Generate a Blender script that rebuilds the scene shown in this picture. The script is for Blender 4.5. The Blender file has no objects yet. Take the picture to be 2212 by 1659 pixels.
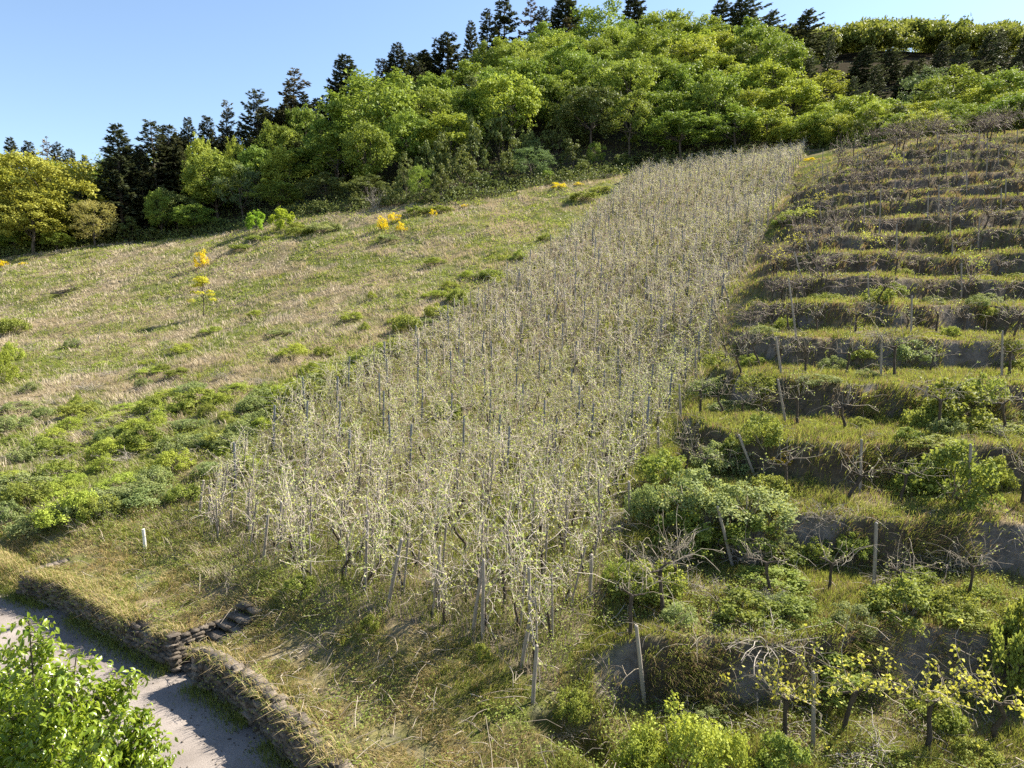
import bpy, math, random
import numpy as np
from mathutils import Vector, Matrix

R = np.random.default_rng(7)
random.seed(7)
SC = bpy.context.scene
COL = SC.collection
CZ = 9.2                       # eye above the road
F, PX0, PY0 = 1475.0, 1106.0, 829.5
PIT = math.radians(6.0)
CP_, SP_ = math.cos(PIT), math.sin(PIT)

# ------------------------------------------------------------------ survey: sight angles <-> plan
def ray(px, py):
    dx = (np.asarray(px, float) - PX0) / F
    b = (PY0 - np.asarray(py, float)) / F
    dy = CP_ + b * SP_
    return dx / dy, (b * CP_ - SP_) / dy
def proj(x, y, z):
    d = y * CP_ - z * SP_
    u = y * SP_ + z * CP_
    return PX0 + F * x / d, PY0 - F * u / d

# ------------------------------------------------------------------ noise
def hash2(ix, iy, seed):
    h = (ix.astype(np.int64) * 374761393 + iy.astype(np.int64) * 668265263 + seed * 1442695041) & 0xFFFFFFFF
    h = ((h ^ (h >> 13)) * 1274126177) & 0xFFFFFFFF
    return ((h ^ (h >> 16)) & 0xFFFFFF) / float(0xFFFFFF)
def vnoise(x, y, seed=0):
    ix, iy = np.floor(x), np.floor(y)
    fx, fy = x - ix, y - iy
    fx = fx * fx * (3 - 2 * fx); fy = fy * fy * (3 - 2 * fy)
    a = hash2(ix, iy, seed); b = hash2(ix + 1, iy, seed)
    c = hash2(ix, iy + 1, seed); d = hash2(ix + 1, iy + 1, seed)
    return (a * (1 - fx) + b * fx) * (1 - fy) + (c * (1 - fx) + d * fx) * fy
def fbm(x, y, seed=0, o=4):
    s, amp, tot = 0, 1.0, 0
    for i in range(o):
        s = s + amp * vnoise(x * 2 ** i, y * 2 ** i, seed + i * 17); tot += amp; amp *= .5
    return s / tot
def sstep(a, b, x):
    t = np.clip((x - a) / (b - a), 0, 1); return t * t * (3 - 2 * t)

# ------------------------------------------------------------------ terrain survey points
cps = []
for px, py, Y in [
    (1155,1515,13),(900,1600,11.8),(1040,1350,15),(800,1250,17.5),(600,1250,18),(1165,1100,22),(1400,950,27.5),(1503,823,34),
    (1535,763,38),(1590,605,49),(1640,540,56),(1690,427,72),(1740,330,100),(430,1120,24),(620,910,33),(850,770,44),(1050,640,56),
    (1250,500,75),(1400,370,108),(0,1180,22),(0,900,40),(0,700,70),(0,560,105),(250,530,105),(430,515,106),(650,470,97),(850,470,90),
    (1200,400,98),(1330,388,101),(430,680,65),(700,650,62),(300,1000,30),(500,800,45),(433,1200,21),(300,1300,18),
    (1900,1640,12),(1900,1270,16),(2050,1090,18.5),(2050,940,21.5),(2050,815,26),(2050,720,30),(2050,650,34),(2050,553,39.5),
    (2050,500,43.5),(2050,388,57),(2050,303,69),(1700,1270,16),(1700,1090,19),(1700,940,22),(1700,815,27),(1700,720,31),(1700,650,36),
    (1700,553,46),(1725,427,62),(1850,326,74),(2205,284,69),(1950,312,70)]:
    a, t = ray(px, py); cps.append((a, Y, t * Y))
cps += [(-1,4,-9),(0,4,-9),(1,4,-9.4),(-1,8,-8.4),(0,8,-8.5),(1,8,-9),(-.3,12.2,-8),(-.47,15.5,-8),(-.7,20.4,-8),
    (.64,82,19.6),(.64,100,27),(.64,150,47),(.64,260,92),(.64,330,112),(.64,420,112),(.45,88,19.5),(.45,110,26),(.45,150,46),(.45,260,93),(.45,330,110),(.45,420,107),
    (.27,118,27),(.27,160,51),(.27,190,64),(.27,230,70),(.27,330,62),(.1,110,22),(.1,150,44),(.1,180,59),(.1,215,64),(.1,330,50),
    (-.1,125,26),(-.1,165,46),(-.1,200,50),(-.1,330,40),(-.24,125,23),(-.24,150,35),(-.24,180,39),(-.24,330,30),(-.44,140,21),(-.44,170,25),(-.44,330,25),
    (-.68,140,15),(-.68,180,25),(-.68,220,28),(-.68,330,25),(-1,40,-6.5),(-1,105,6),(-1,180,23),(-1,330,25),
    (1,12,-8.3),(1,21.5,-3.9),(1,43.5,5),(1,68,17),(1,100,28),(1,260,92),(1,420,110)]
cps = np.array(cps)
def tps_k(d2): return np.where(d2 > 1e-12, d2 * np.log(d2 + 1e-12), 0)
_ca, _cl = cps[:, 0], np.log(cps[:, 1]); _ct = cps[:, 2] / cps[:, 1]
n = len(cps)
K = tps_k((_ca[:, None] - _ca) ** 2 + (_cl[:, None] - _cl) ** 2) + np.eye(n) * .004
Pm = np.c_[np.ones(n), _ca, _cl]
W = np.linalg.solve(np.block([[K, Pm], [Pm.T, np.zeros((3, 3))]]), np.r_[_ct, 0, 0, 0])
def tps(a, l):
    out = W[n] + W[n + 1] * a + W[n + 2] * l
    for i in range(n):
        out = out + W[i] * tps_k((a - _ca[i]) ** 2 + (l - _cl[i]) ** 2)
    return out

# ------------------------------------------------------------------ the retaining wall and the road line (plan)
WTOP, ROAD = -8.0, -8.9
wp = []
for px, py in [(67,1236),(150,1256),(205,1288),(290,1334),(367,1366),(430,1403),(483,1428),(567,1490),(617,1533),(667,1583),(737,1653)]:
    a, t = ray(px, py); Y = WTOP / t; wp.append((a * Y, Y))
wp = np.array(wp)
d0 = wp[0] - wp[2]; d0 /= np.linalg.norm(d0); d1 = wp[-1] - wp[-4]; d1 /= np.linalg.norm(d1)
wline = np.vstack([wp[0] + d0 * np.array([[14], [6]]) + np.array([[-6, 5], [-1, 1.]]), wp, wp[-1] + d1 * np.array([[3.], [9.]])])
wl_len = np.r_[0, np.cumsum(np.linalg.norm(np.diff(wline, axis=0), axis=1))]
def wall_coord(x, y):
    """signed distance to the wall line (+ = hill side) and run along it"""
    best = np.full(np.shape(x), 1e9); sd = np.zeros(np.shape(x)); run = np.zeros(np.shape(x))
    for i in range(len(wline) - 1):
        p, q = wline[i], wline[i + 1]; e = q - p; L = np.linalg.norm(e); e = e / L
        rx, ry = x - p[0], y - p[1]
        u = np.clip(rx * e[0] + ry * e[1], 0, L)
        dx, dy = rx - u * e[0], ry - u * e[1]; d = np.hypot(dx, dy)
        s = np.sign(e[0] * ry - e[1] * rx)
        m = d < best
        best = np.where(m, d, best); sd = np.where(m, s * d, sd); run = np.where(m, wl_len[i] + u, run)
    return sd, run
def wall_at(u):
    i = int(np.clip(np.searchsorted(wl_len, u) - 1, 0, len(wline) - 2))
    e = (wline[i + 1] - wline[i]) / (wl_len[i + 1] - wl_len[i])
    return wline[i] + e * (u - wl_len[i]), e
U_ST = (wall_coord(np.array([wp[4][0] * .5 + wp[5][0] * .5]), np.array([wp[4][1] * .5 + wp[5][1] * .5]))[1][0])
ST_W, ST_D = .46, 1.9

# vineyard edges as x(Y)
XR_Y = np.array([10,13,16,22,27,34,38,49,56,72,100,112]); XR_X = []
for px, py, Y in [(1150,1600,10),(1165,1515,13),(1285,1300,16),(1375,1090,22),(1445,950,27),(1510,823,34),(1540,763,38),(1598,605,49),(1642,540,56),(1695,427,72),(1745,330,100),(1760,320,112)]:
    XR_X.append(ray(px, py)[0] * Y)
XL_Y = np.array([20,24,33,44,56,75,108]); XL_X = []
for px, py, Y in [(420,1160,20),(425,1120,24),(610,915,33),(845,770,44),(1045,640,56),(1245,500,75),(1395,370,108)]:
    XL_X.append(ray(px, py)[0] * Y)
def XR(Y): return np.interp(Y, XR_Y, XR_X)
def XL(Y): return np.interp(Y, XL_Y, XL_X)
def foot(x): return np.interp(x, [-11.5, -8, -5.5, -2.5, 0, 1.2], [23.5, 19.8, 17.2, 15.4, 13.8, 13.2])   # lower edge of the vineyard

# ------------------------------------------------------------------ height grid
NA, NL = 860, 1020
A0, A1, L0, L1 = -1.25, 1.25, math.log(1.6), math.log(460)
ga, gl = np.meshgrid(np.linspace(A0, A1, NA), np.linspace(L0, L1, NL))
gy = np.exp(gl); gx = ga * gy
STEP, LBASE = 1.48, -8.3
def terr_mask(x, y):
    return sstep(.2, 2.2, x - XR(y) - (fbm(x * .25, y * .25, 5) - .5) * 2) * sstep(9.5, 11.5, y) * (1 - sstep(64, 72, y))
def base_height(x, y):
    a = np.clip(x / y, -1.02, 1.02)
    return y * tps(a, np.log(y))
def build_height():
    z = base_height(gx, gy)
    # terraces on the right-hand slope
    m = terr_mask(gx, gy)
    k = (z - LBASE) / STEP + (fbm(gx * .22, gy * .22, 11, 3) - .5) * .42 + (fbm(gx * .8, gy * .8, 13, 3) - .5) * (.20 + .5 * sstep(22, 45, gy))
    r = np.round(k); g = k - r
    S = np.where(np.abs(g) < .41, .25 * g, np.sign(g) * (.1025 + (np.abs(g) - .41) * (.3975 / .09)))
    zt = LBASE + STEP * (r + S)
    z = z * (1 - m) + zt * m
    riser = m * sstep(.39, .43, np.abs(g))
    tread = m * (1 - sstep(.36, .40, np.abs(g)))
    # small humps
    amp = np.clip(gy / 60, .25, 1.6)
    z = z + (fbm(gx * .55, gy * .55, 3, 4) - .5) * .35 * np.clip(amp, .3, 1) + (fbm(gx * .12, gy * .12, 8, 2) - .5) * .9 * sstep(14, 40, gy)
    z = z + (fbm(gx * 1.9, gy * 1.9, 23, 3) - .5) * .16 * (.35 + riser)
    # bank that drops below the corner of the vineyard
    bx = sstep(-1.5, -.7, gx - (gy - 11.5) * .5) * (1 - sstep(12.35, 12.75, gy + gx * .05 + (fbm(gx, gy, 31) - .5) * .8)) * (1 - m)
    z = z - bx * 1.25
    # wall and road
    sd, run = wall_coord(gx, gy)
    near = gy < 60
    lim = np.where(run < wl_len[2], 1.6, .3)
    w = np.where(near, sstep(-.02, 1, (sd + .15) / lim), 1)
    zhill = np.where(near & (sd < 3), np.maximum(z, WTOP - .15 + np.clip(sd, 0, 3) * .12) * 1, z)
    blend = sstep(1.0, 3.0, sd)
    zh = (WTOP - .12 + .04 * sd) * (1 - blend) + zhill * blend
    zh = np.where(near, zh, z)
    z = np.where(near, ROAD - .02 + (zh - ROAD + .02) * w, z)
    st = (np.abs(run - U_ST) < ST_W + .14) & (sd > -.25) & (sd < ST_D + .05) & near
    z = np.where(st, np.minimum(z, ROAD - .12 + np.clip(sd, 0, ST_D) / ST_D * 1.2), z)
    return z, riser, tread, sd, run
GZ, G_RISER, G_TREAD, G_SD, G_RUN = build_height()
def grid_sample(G, x, y):
    y = np.maximum(y, 1.7)
    fa = np.clip((x / y - A0) / (A1 - A0) * (NA - 1), 0, NA - 1.001)
    fl = np.clip((np.log(y) - L0) / (L1 - L0) * (NL - 1), 0, NL - 1.001)
    ia, il = fa.astype(int), fl.astype(int); u, v = fa - ia, fl - il
    return (G[il, ia] * (1 - u) + G[il, ia + 1] * u) * (1 - v) + (G[il + 1, ia] * (1 - u) + G[il + 1, ia + 1] * u) * v
def Hz(x, y): return grid_sample(GZ, np.asarray(x, float), np.asarray(y, float))
_ys = np.exp(np.linspace(math.log(4), math.log(440), 3000))
def hit(px, py):
    """where a sight line meets the terrain -> (x, y, z relative to the eye)"""
    a, t = ray(px, py)
    below = _ys * float(t) < Hz(float(a) * _ys, _ys)
    i = int(np.argmax(below)) if below.any() else len(_ys) - 1
    Y = _ys[i]; return float(a) * Y, float(Y), float(Hz(float(a) * Y, Y))

# forest edge (plan depth against bearing)
_fe = [(-1.2,104),(-.85,104)]
for px, py in [(40,556),(250,527),(420,512),(560,490),(640,468),(760,462),(850,447),(960,445),(1080,425),(1150,407),(1250,395),(1330,384)]:
    x, y, z = hit(px, py); _fe.append((x / y, y + 1))
_fe += [(.2,112),(.3,110),(.4,107),(.44,104),(.475,92),(.52,86),(.6,82),(.75,82),(1.2,84)]
_fe = np.array(sorted(_fe))
def FE(a): return np.interp(a, _fe[:, 0], _fe[:, 1])

def regions(x, y):
    """weights of what grows where"""
    a = x / y
    sd = grid_sample(G_SD, x, y)
    forest = sstep(-1.5, 1.5, y - FE(a))
    wob = (fbm(x * .5, y * .5, 41) - .5) * 1.2
    vin = (x > XL(y) + wob * .5) & (x < XR(y) + .1) & (y > foot(x)) & (y < 109) & (y < FE(a))
    ter = (x > XR(y) + .3) & (y > 10)
    road = (sd < .12) & (y < 60)
    return forest, vin, ter, road, sd

# ------------------------------------------------------------------ mesh helpers
def mesh_np(name, V, Q, mats, tint=None, midx=None, smooth=False, attrs=None):
    """V (n,3), Q (m,4) or (m,3) int"""
    me = bpy.data.meshes.new(name)
    V = np.ascontiguousarray(V, np.float32); Q = np.ascontiguousarray(Q, np.int32); k = Q.shape[1]
    me.vertices.add(len(V)); me.vertices.foreach_set('co', V.ravel())
    me.loops.add(Q.size); me.loops.foreach_set('vertex_index', Q.ravel())
    me.polygons.add(len(Q)); me.polygons.foreach_set('loop_start', np.arange(0, Q.size, k, dtype=np.int32))
    try: me.polygons.foreach_set('loop_total', np.full(len(Q), k, np.int32))
    except Exception: pass
    for m in (mats if isinstance(mats, (list, tuple)) else [mats]): me.materials.append(m)
    if midx is not None: me.polygons.foreach_set('material_index', np.ascontiguousarray(midx, np.int32))
    if tint is not None:
        at = me.attributes.new('tint', 'FLOAT', 'POINT'); at.data.foreach_set('value', np.ascontiguousarray(tint, np.float32))
    for an, av in (attrs or {}).items():
        at = me.attributes.new(an, 'FLOAT_COLOR', 'POINT')
        at.data.foreach_set('color', np.ascontiguousarray(np.c_[av, np.ones(len(V))], np.float32).ravel())
    if smooth: me.polygons.foreach_set('use_smooth', np.ones(len(Q), bool))
    me.update(calc_edges=True); me.validate()
    return me

class MB:
    """collects pieces of ONE mesh"""
    def __init__(s): s.V, s.Q, s.T, s.M, s.n = [], [], [], [], 0
    def add(s, V, Q, t=.5, m=0):
        V = np.asarray(V, float).reshape(-1, 3); Q = np.asarray(Q, int).reshape(-1, 4)
        s.V.append(V); s.Q.append(Q + s.n); s.T.append(np.broadcast_to(np.asarray(t, float), (len(V),))); s.M.append(np.full(len(Q), m)); s.n += len(V)
    def tube(s, pts, rad, sides=5, t=.5, m=0, cap=True):
        pts = np.asarray(pts, float); rad = np.broadcast_to(np.asarray(rad, float), (len(pts),))
        d = np.gradient(pts, axis=0); d /= np.linalg.norm(d, axis=1)[:, None] + 1e-9
        ref = np.array([0, 0, 1.]) if abs(d[:, 2]).mean() < .8 else np.array([1., 0, 0])
        u = np.cross(d, ref); u /= np.linalg.norm(u, axis=1)[:, None] + 1e-9; v = np.cross(d, u)
        an = np.linspace(0, 2 * np.pi, sides, endpoint=False)
        V = (pts[:, None] + rad[:, None, None] * (np.cos(an)[None, :, None] * u[:, None] + np.sin(an)[None, :, None] * v[:, None])).reshape(-1, 3)
        i = np.arange(len(pts) - 1)[:, None] * sides; j = np.arange(sides)[None]; k = (j + 1) % sides
        Q = np.stack([i + j, i + k, i + sides + k, i + sides + j], -1).reshape(-1, 4)
        s.add(V, Q, t, m)
        if cap:
            e = (len(pts) - 1) * sides + np.arange(sides)
            if sides == 4: s.add(V[e], [[0, 1, 2, 3]], t, m)
            elif sides > 4: 
                c = V[e].mean(0); W_ = np.vstack([V[e], c]); 
                s.add(W_, [[q, (q + 1) % sides, (q + 2) % sides, sides] for q in range(0, sides - 1, 2)], t, m)
    def cards(s, C, D, N, L, Wd, t, m=0, fold=.15):
        """leaf-shaped kites: base C, running along D, facing N"""
        C, D, N = (np.asarray(q, float).reshape(-1, 3) for q in (C, D, N)); n_ = len(C)
        D = D / (np.linalg.norm(D, axis=1)[:, None] + 1e-9)
        S_ = np.cross(D, N); S_ /= np.linalg.norm(S_, axis=1)[:, None] + 1e-9; N2 = np.cross(S_, D)
        L = np.broadcast_to(np.asarray(L, float), (n_,))[:, None]; Wd = np.broadcast_to(np.asarray(Wd, float), (n_,))[:, None]
        p0 = C; p1 = C + D * L * .45 + S_ * Wd * .5 + N2 * Wd * fold; p2 = C + D * L - N2 * L * .12; p3 = C + D * L * .45 - S_ * Wd * .5 + N2 * Wd * fold
        V = np.stack([p0, p1, p2, p3], 1).reshape(-1, 3)
        Q = np.arange(n_ * 4).reshape(-1, 4)
        tt = np.repeat(np.broadcast_to(np.asarray(t, float), (n_,)), 4)
        s.add(V, Q, tt, m)
    def arrays(s): return np.vstack(s.V), np.vstack(s.Q), np.concatenate(s.T), np.concatenate(s.M)
    def mesh(s, name, mats, smooth=False):
        V, Q, T, M = s.arrays(); return mesh_np(name, V, Q, mats, T, M, smooth)

def rdir(n_, r=R):
    v = r.normal(size=(n_, 3)); return v / np.linalg.norm(v, axis=1)[:, None]

def tag(o, label=None, cat=None, group=None, kind=None):
    for k, v in (('label', label), ('category', cat), ('group', group), ('kind', kind)):
        if v: o[k] = v
    return o
def link(name, me, loc=(0, 0, 0), rot=(0, 0, 0), scale=(1, 1, 1), parent=None):
    o = bpy.data.objects.new(name, me); COL.objects.link(o)
    o.location = loc; o.rotation_euler = rot
    o.scale = scale if isinstance(scale, (tuple, list)) else (scale,) * 3
    if parent is not None: o.parent = parent
    return o
def wz(z): return z + CZ
PROTO = {}
def place(kind, key, parts, loc, rot, scale, label, cat, group):
    """first of a kind is built with its parts, later ones are copies of thing and parts"""
    if key not in PROTO:
        root = link(kind, None); ch = [link(pn, me, parent=root) for pn, me in parts]
        PROTO[key] = (root, ch)
    else:
        r0, c0 = PROTO[key]
        root = r0.copy(); root.name = kind; COL.objects.link(root)
        for c in c0:
            d = c.copy(); COL.objects.link(d); d.parent = root
    root.location = loc; root.rotation_euler = rot; root.scale = scale if isinstance(scale, (tuple, list)) else (scale,) * 3
    return tag(root, label, cat, group)

# ------------------------------------------------------------------ materials
def newmat(name):
    m = bpy.data.materials.new(name); m.use_nodes = True; nt = m.node_tree; nt.nodes.clear()
    return m, nt, nt.nodes.new('ShaderNodeOutputMaterial')
def N(nt, t, **kw):
    nd = nt.nodes.new(t)
    for k, v in kw.items():
        if k in nd.inputs: nd.inputs[k].default_value = v
        else: setattr(nd, k, v)
    return nd
def c4(c): return (c[0], c[1], c[2], 1)
def leaf_mat(name, c0, c1, trans=.4, tcol=(1.1, 1.05, .75), rough=.6, spec=.12, objvar=.25, huevar=.02):
    m, nt, out = newmat(name); L = nt.links.new
    at = N(nt, 'ShaderNodeAttribute', attribute_name='tint')
    mx = N(nt, 'ShaderNodeMix', data_type='RGBA'); mx.inputs[6].default_value = c4(c0); mx.inputs[7].default_value = c4(c1)
    L(at.outputs['Fac'], mx.inputs[0])
    oi = N(nt, 'ShaderNodeObjectInfo')
    mr = N(nt, 'ShaderNodeMapRange'); mr.inputs[3].default_value = 1 - objvar / 2; mr.inputs[4].default_value = 1 + objvar / 2
    L(oi.outputs['Random'], mr.inputs[0])
    ml = N(nt, 'ShaderNodeMath', operation='MULTIPLY'); ml.inputs[1].default_value = 7.31; L(oi.outputs['Random'], ml.inputs[0])
    fr = N(nt, 'ShaderNodeMath', operation='FRACT'); L(ml.outputs[0], fr.inputs[0])
    mr2 = N(nt, 'ShaderNodeMapRange'); mr2.inputs[3].default_value = .5 - huevar; mr2.inputs[4].default_value = .5 + huevar; L(fr.outputs[0], mr2.inputs[0])
    hs = N(nt, 'ShaderNodeHueSaturation'); L(mr2.outputs[0], hs.inputs['Hue']); L(mr.outputs[0], hs.inputs['Value']); L(mx.outputs[2], hs.inputs['Color'])
    p = N(nt, 'ShaderNodeBsdfPrincipled', Roughness=rough); p.inputs['Specular IOR Level'].default_value = spec
    L(hs.outputs[0], p.inputs['Base Color'])
    tm = N(nt, 'ShaderNodeMix', data_type='RGBA', blend_type='MULTIPLY'); tm.inputs[0].default_value = 1; tm.inputs[7].default_value = c4(tcol)
    L(hs.outputs[0], tm.inputs[6])
    tr = N(nt, 'ShaderNodeBsdfTranslucent'); L(tm.outputs[2], tr.inputs['Color'])
    ms = N(nt, 'ShaderNodeMixShader'); ms.inputs[0].default_value = trans; L(p.outputs[0], ms.inputs[1]); L(tr.outputs[0], ms.inputs[2])
    L(ms.outputs[0], out.inputs['Surface']); return m
def solid_mat(name, c0, c1, scale=6., rough=.85, bump=.3, bscale=None, spec=.2, detail=6, stretch=(1, 1, 1)):
    m, nt, out = newmat(name); L = nt.links.new
    tc = N(nt, 'ShaderNodeTexCoord'); mp = N(nt, 'ShaderNodeMapping'); mp.inputs['Scale'].default_value = stretch; L(tc.outputs['Object'], mp.inputs[0])
    nz = N(nt, 'ShaderNodeTexNoise', Scale=scale, Detail=detail, Roughness=.65); L(mp.outputs[0], nz.inputs['Vector'])
    rp = N(nt, 'ShaderNodeValToRGB'); rp.color_ramp.elements[0].position = .3; rp.color_ramp.elements[1].position = .7
    rp.color_ramp.elements[0].color = c4(c0); rp.color_ramp.elements[1].color = c4(c1); L(nz.outputs['Fac'], rp.inputs[0])
    at = N(nt, 'ShaderNodeAttribute', attribute_name='tint')
    mr = N(nt, 'ShaderNodeMapRange'); mr.inputs[3].default_value = .6; mr.inputs[4].default_value = 1.4; L(at.outputs['Fac'], mr.inputs[0])
    hs = N(nt, 'ShaderNodeHueSaturation'); L(mr.outputs[0], hs.inputs['Value']); L(rp.outputs[0], hs.inputs['Color'])
    p = N(nt, 'ShaderNodeBsdfPrincipled', Roughness=rough); p.inputs['Specular IOR Level'].default_value = spec; L(hs.outputs[0], p.inputs['Base Color'])
    n2 = N(nt, 'ShaderNodeTexNoise', Scale=bscale or scale * 3, Detail=5); L(mp.outputs[0], n2.inputs['Vector'])
    bp = N(nt, 'ShaderNodeBump', Strength=bump, Distance=.05); L(n2.outputs['Fac'], bp.inputs['Height']); L(bp.outputs[0], p.inputs['Normal'])
    L(p.outputs[0], out.inputs['Surface']); return m

M_OAK   = leaf_mat('leaf_fresh_green', (.12, .18, .03), (.29, .37, .07), .32, huevar=.012)
M_YEL   = leaf_mat('leaf_yellow_green', (.21, .26, .036), (.41, .47, .085), .33, huevar=.010)
M_OLIVE = leaf_mat('leaf_olive', (.085, .115, .035), (.20, .23, .07), .25, huevar=.012)
M_LOCUST = leaf_mat('leaf_golden_green', (.26, .27, .04), (.44, .44, .09), .32, huevar=.006)
M_PALE  = leaf_mat('leaf_pale', (.25, .26, .07), (.42, .42, .15), .45)
M_LEMON = leaf_mat('leaf_lemon', (.38, .38, .035), (.56, .54, .07), .45)
M_LIME  = leaf_mat('leaf_lime', (.19, .29, .03), (.31, .42, .05), .45)
M_GREY  = leaf_mat('leaf_grey_green', (.11, .16, .06), (.20, .26, .12), .35)
M_FIR   = leaf_mat('needle_dark', (.034, .047, .027), (.11, .12, .06), .2, rough=.6)
M_PINE  = leaf_mat('needle_pine', (.055, .075, .042), (.165, .185, .10), .2, rough=.6)
M_BROWNN = leaf_mat('needle_brownish', (.08, .075, .04), (.22, .18, .10), .18, rough=.6)
M_BRAM  = leaf_mat('leaf_bramble', (.16, .205, .042), (.31, .35, .08), .44, huevar=.012)
M_BRAMG = leaf_mat('leaf_bramble_greyish', (.15, .20, .065), (.31, .355, .15), .42, huevar=.01)
M_BROOM = leaf_mat('blossom_broom', (.66, .48, .012), (.86, .70, .03), .35, tcol=(1, 1, .7), objvar=.1, huevar=.005)
M_ORANGE = leaf_mat('leaf_orange', (.35, .20, .02), (.50, .36, .03), .35, objvar=.1)
M_VLEAF = leaf_mat('leaf_vine_young', (.26, .30, .09), (.48, .50, .215), .42, tcol=(1.05, 1.05, .7))
M_VLEAFY = leaf_mat('leaf_vine_yellow', (.33, .36, .06), (.54, .56, .14), .42, tcol=(1.05, 1.0, .6))
M_CHERRY = leaf_mat('leaf_cherry', (.13, .215, .018), (.32, .385, .045), .45, rough=.28, spec=.5, objvar=0, huevar=0)
M_BLOSSOM = leaf_mat('blossom_white', (.45, .48, .33), (.7, .72, .55), .3, objvar=.05, huevar=.005)
M_DRY   = leaf_mat('grass_dry', (.25, .205, .14), (.53, .45, .325), .34, tcol=(1, .95, .8), rough=.6, objvar=0, huevar=0)
M_GRN   = leaf_mat('grass_green', (.14, .17, .036), (.29, .315, .075), .42, rough=.5, objvar=0, huevar=0)
M_CANE  = leaf_mat('cane_straw', (.30, .255, .21), (.68, .60, .51), .05, rough=.7, objvar=.2, huevar=.005)
M_CANEG = leaf_mat('cane_grey', (.15, .125, .095), (.40, .345, .27), .03, rough=.7, objvar=.2, huevar=.005)
M_CANEB = leaf_mat('cane_brown', (.13, .098, .08), (.33, .265, .22), .03, rough=.7, objvar=.2, huevar=.005)
M_BARK  = solid_mat('bark', (.05, .04, .03), (.14, .115, .09), 5, stretch=(1, 1, .25), bump=.6)
M_VBARK = solid_mat('vine_bark', (.035, .027, .02), (.10, .08, .06), 12, stretch=(1, 1, .3), bump=.8)
M_DEADW = solid_mat('dead_wood', (.20, .17, .14), (.38, .34, .29), 8, stretch=(1, 1, .2))
M_POST  = solid_mat('weathered_post', (.16, .135, .11), (.36, .32, .27), 9, stretch=(1, 1, .12), bump=.5)
M_STEEL = solid_mat('grey_steel_post', (.10, .105, .115), (.19, .20, .215), 5, rough=.55, spec=.5, bump=.1)
M_WHITEP = solid_mat('pale_post', (.5, .48, .43), (.68, .66, .6), 7, bump=.2)
M_GOLD = leaf_mat('grass_golden', (.32, .25, .125), (.64, .53, .29), .4, tcol=(1, .95, .75), rough=.6, objvar=0, huevar=0)
M_VSTRAW = leaf_mat('straw_pinkish', (.22, .175, .13), (.50, .42, .325), .3, tcol=(1, .95, .85), rough=.6, objvar=0, huevar=0)
M_TDRY = leaf_mat('grass_withered', (.17, .125, .07), (.42, .32, .17), .3, tcol=(1, .95, .8), rough=.6, objvar=0, huevar=0)
M_STONE = solid_mat('slate_stone', (.045, .036, .028), (.185, .155, .125), 4, bump=.8, bscale=14)
M_STONED = solid_mat('wall_core', (.03, .026, .022), (.06, .05, .042), 6)

# ------------------------------------------------------------------ sky, sun, camera
SUN_AZ, SUN_EL = math.radians(57), math.radians(43)
wd = bpy.data.worlds.new('World'); SC.world = wd; wd.use_nodes = True
nt = wd.node_tree; nt.nodes.clear()
wo = nt.nodes.new('ShaderNodeOutputWorld'); bg = nt.nodes.new('ShaderNodeBackground'); sk = nt.nodes.new('ShaderNodeTexSky')
sk.sky_type = 'NISHITA'; sk.sun_disc = False; sk.sun_elevation = SUN_EL; sk.sun_rotation = SUN_AZ
sk.air_density = 1.0; sk.dust_density = .25; sk.ozone_density = 1.3; sk.altitude = 150
bg.inputs[1].default_value = .07
nt.links.new(sk.outputs[0], bg.inputs[0]); nt.links.new(bg.outputs[0], wo.inputs[0])
sl = bpy.data.lights.new('sun', 'SUN'); sl.energy = 5.0; sl.angle = math.radians(.53); sl.color = (1, .93, .80)
so = bpy.data.objects.new('sun', sl); COL.objects.link(so)
sdir = Vector((math.sin(SUN_AZ) * math.cos(SUN_EL), math.cos(SUN_AZ) * math.cos(SUN_EL), math.sin(SUN_EL)))
so.rotation_euler = sdir.to_track_quat('Z', 'Y').to_euler(); so.location = (60, 40, 90)
cd = bpy.data.cameras.new('camera'); co = bpy.data.objects.new('camera', cd); COL.objects.link(co)
co.location = (0, 0, CZ); co.rotation_euler = (math.radians(90) - PIT, 0, 0)
cd.sensor_width = 36; cd.lens = 36 * F / 2212; cd.clip_start = .2; cd.clip_end = 2000
SC.camera = co
SC.view_settings.view_transform = 'Standard'; SC.view_settings.look = 'None'; SC.view_settings.gamma = 1; SC.view_settings.exposure = 1.75
SC.cycles.max_bounces = 6; SC.cycles.diffuse_bounces = 3; SC.cycles.glossy_bounces = 2; SC.cycles.transmission_bounces = 3
SC.cycles.use_denoising = False
SC.cycles.caustics_reflective = False; SC.cycles.caustics_refractive = False

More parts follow.
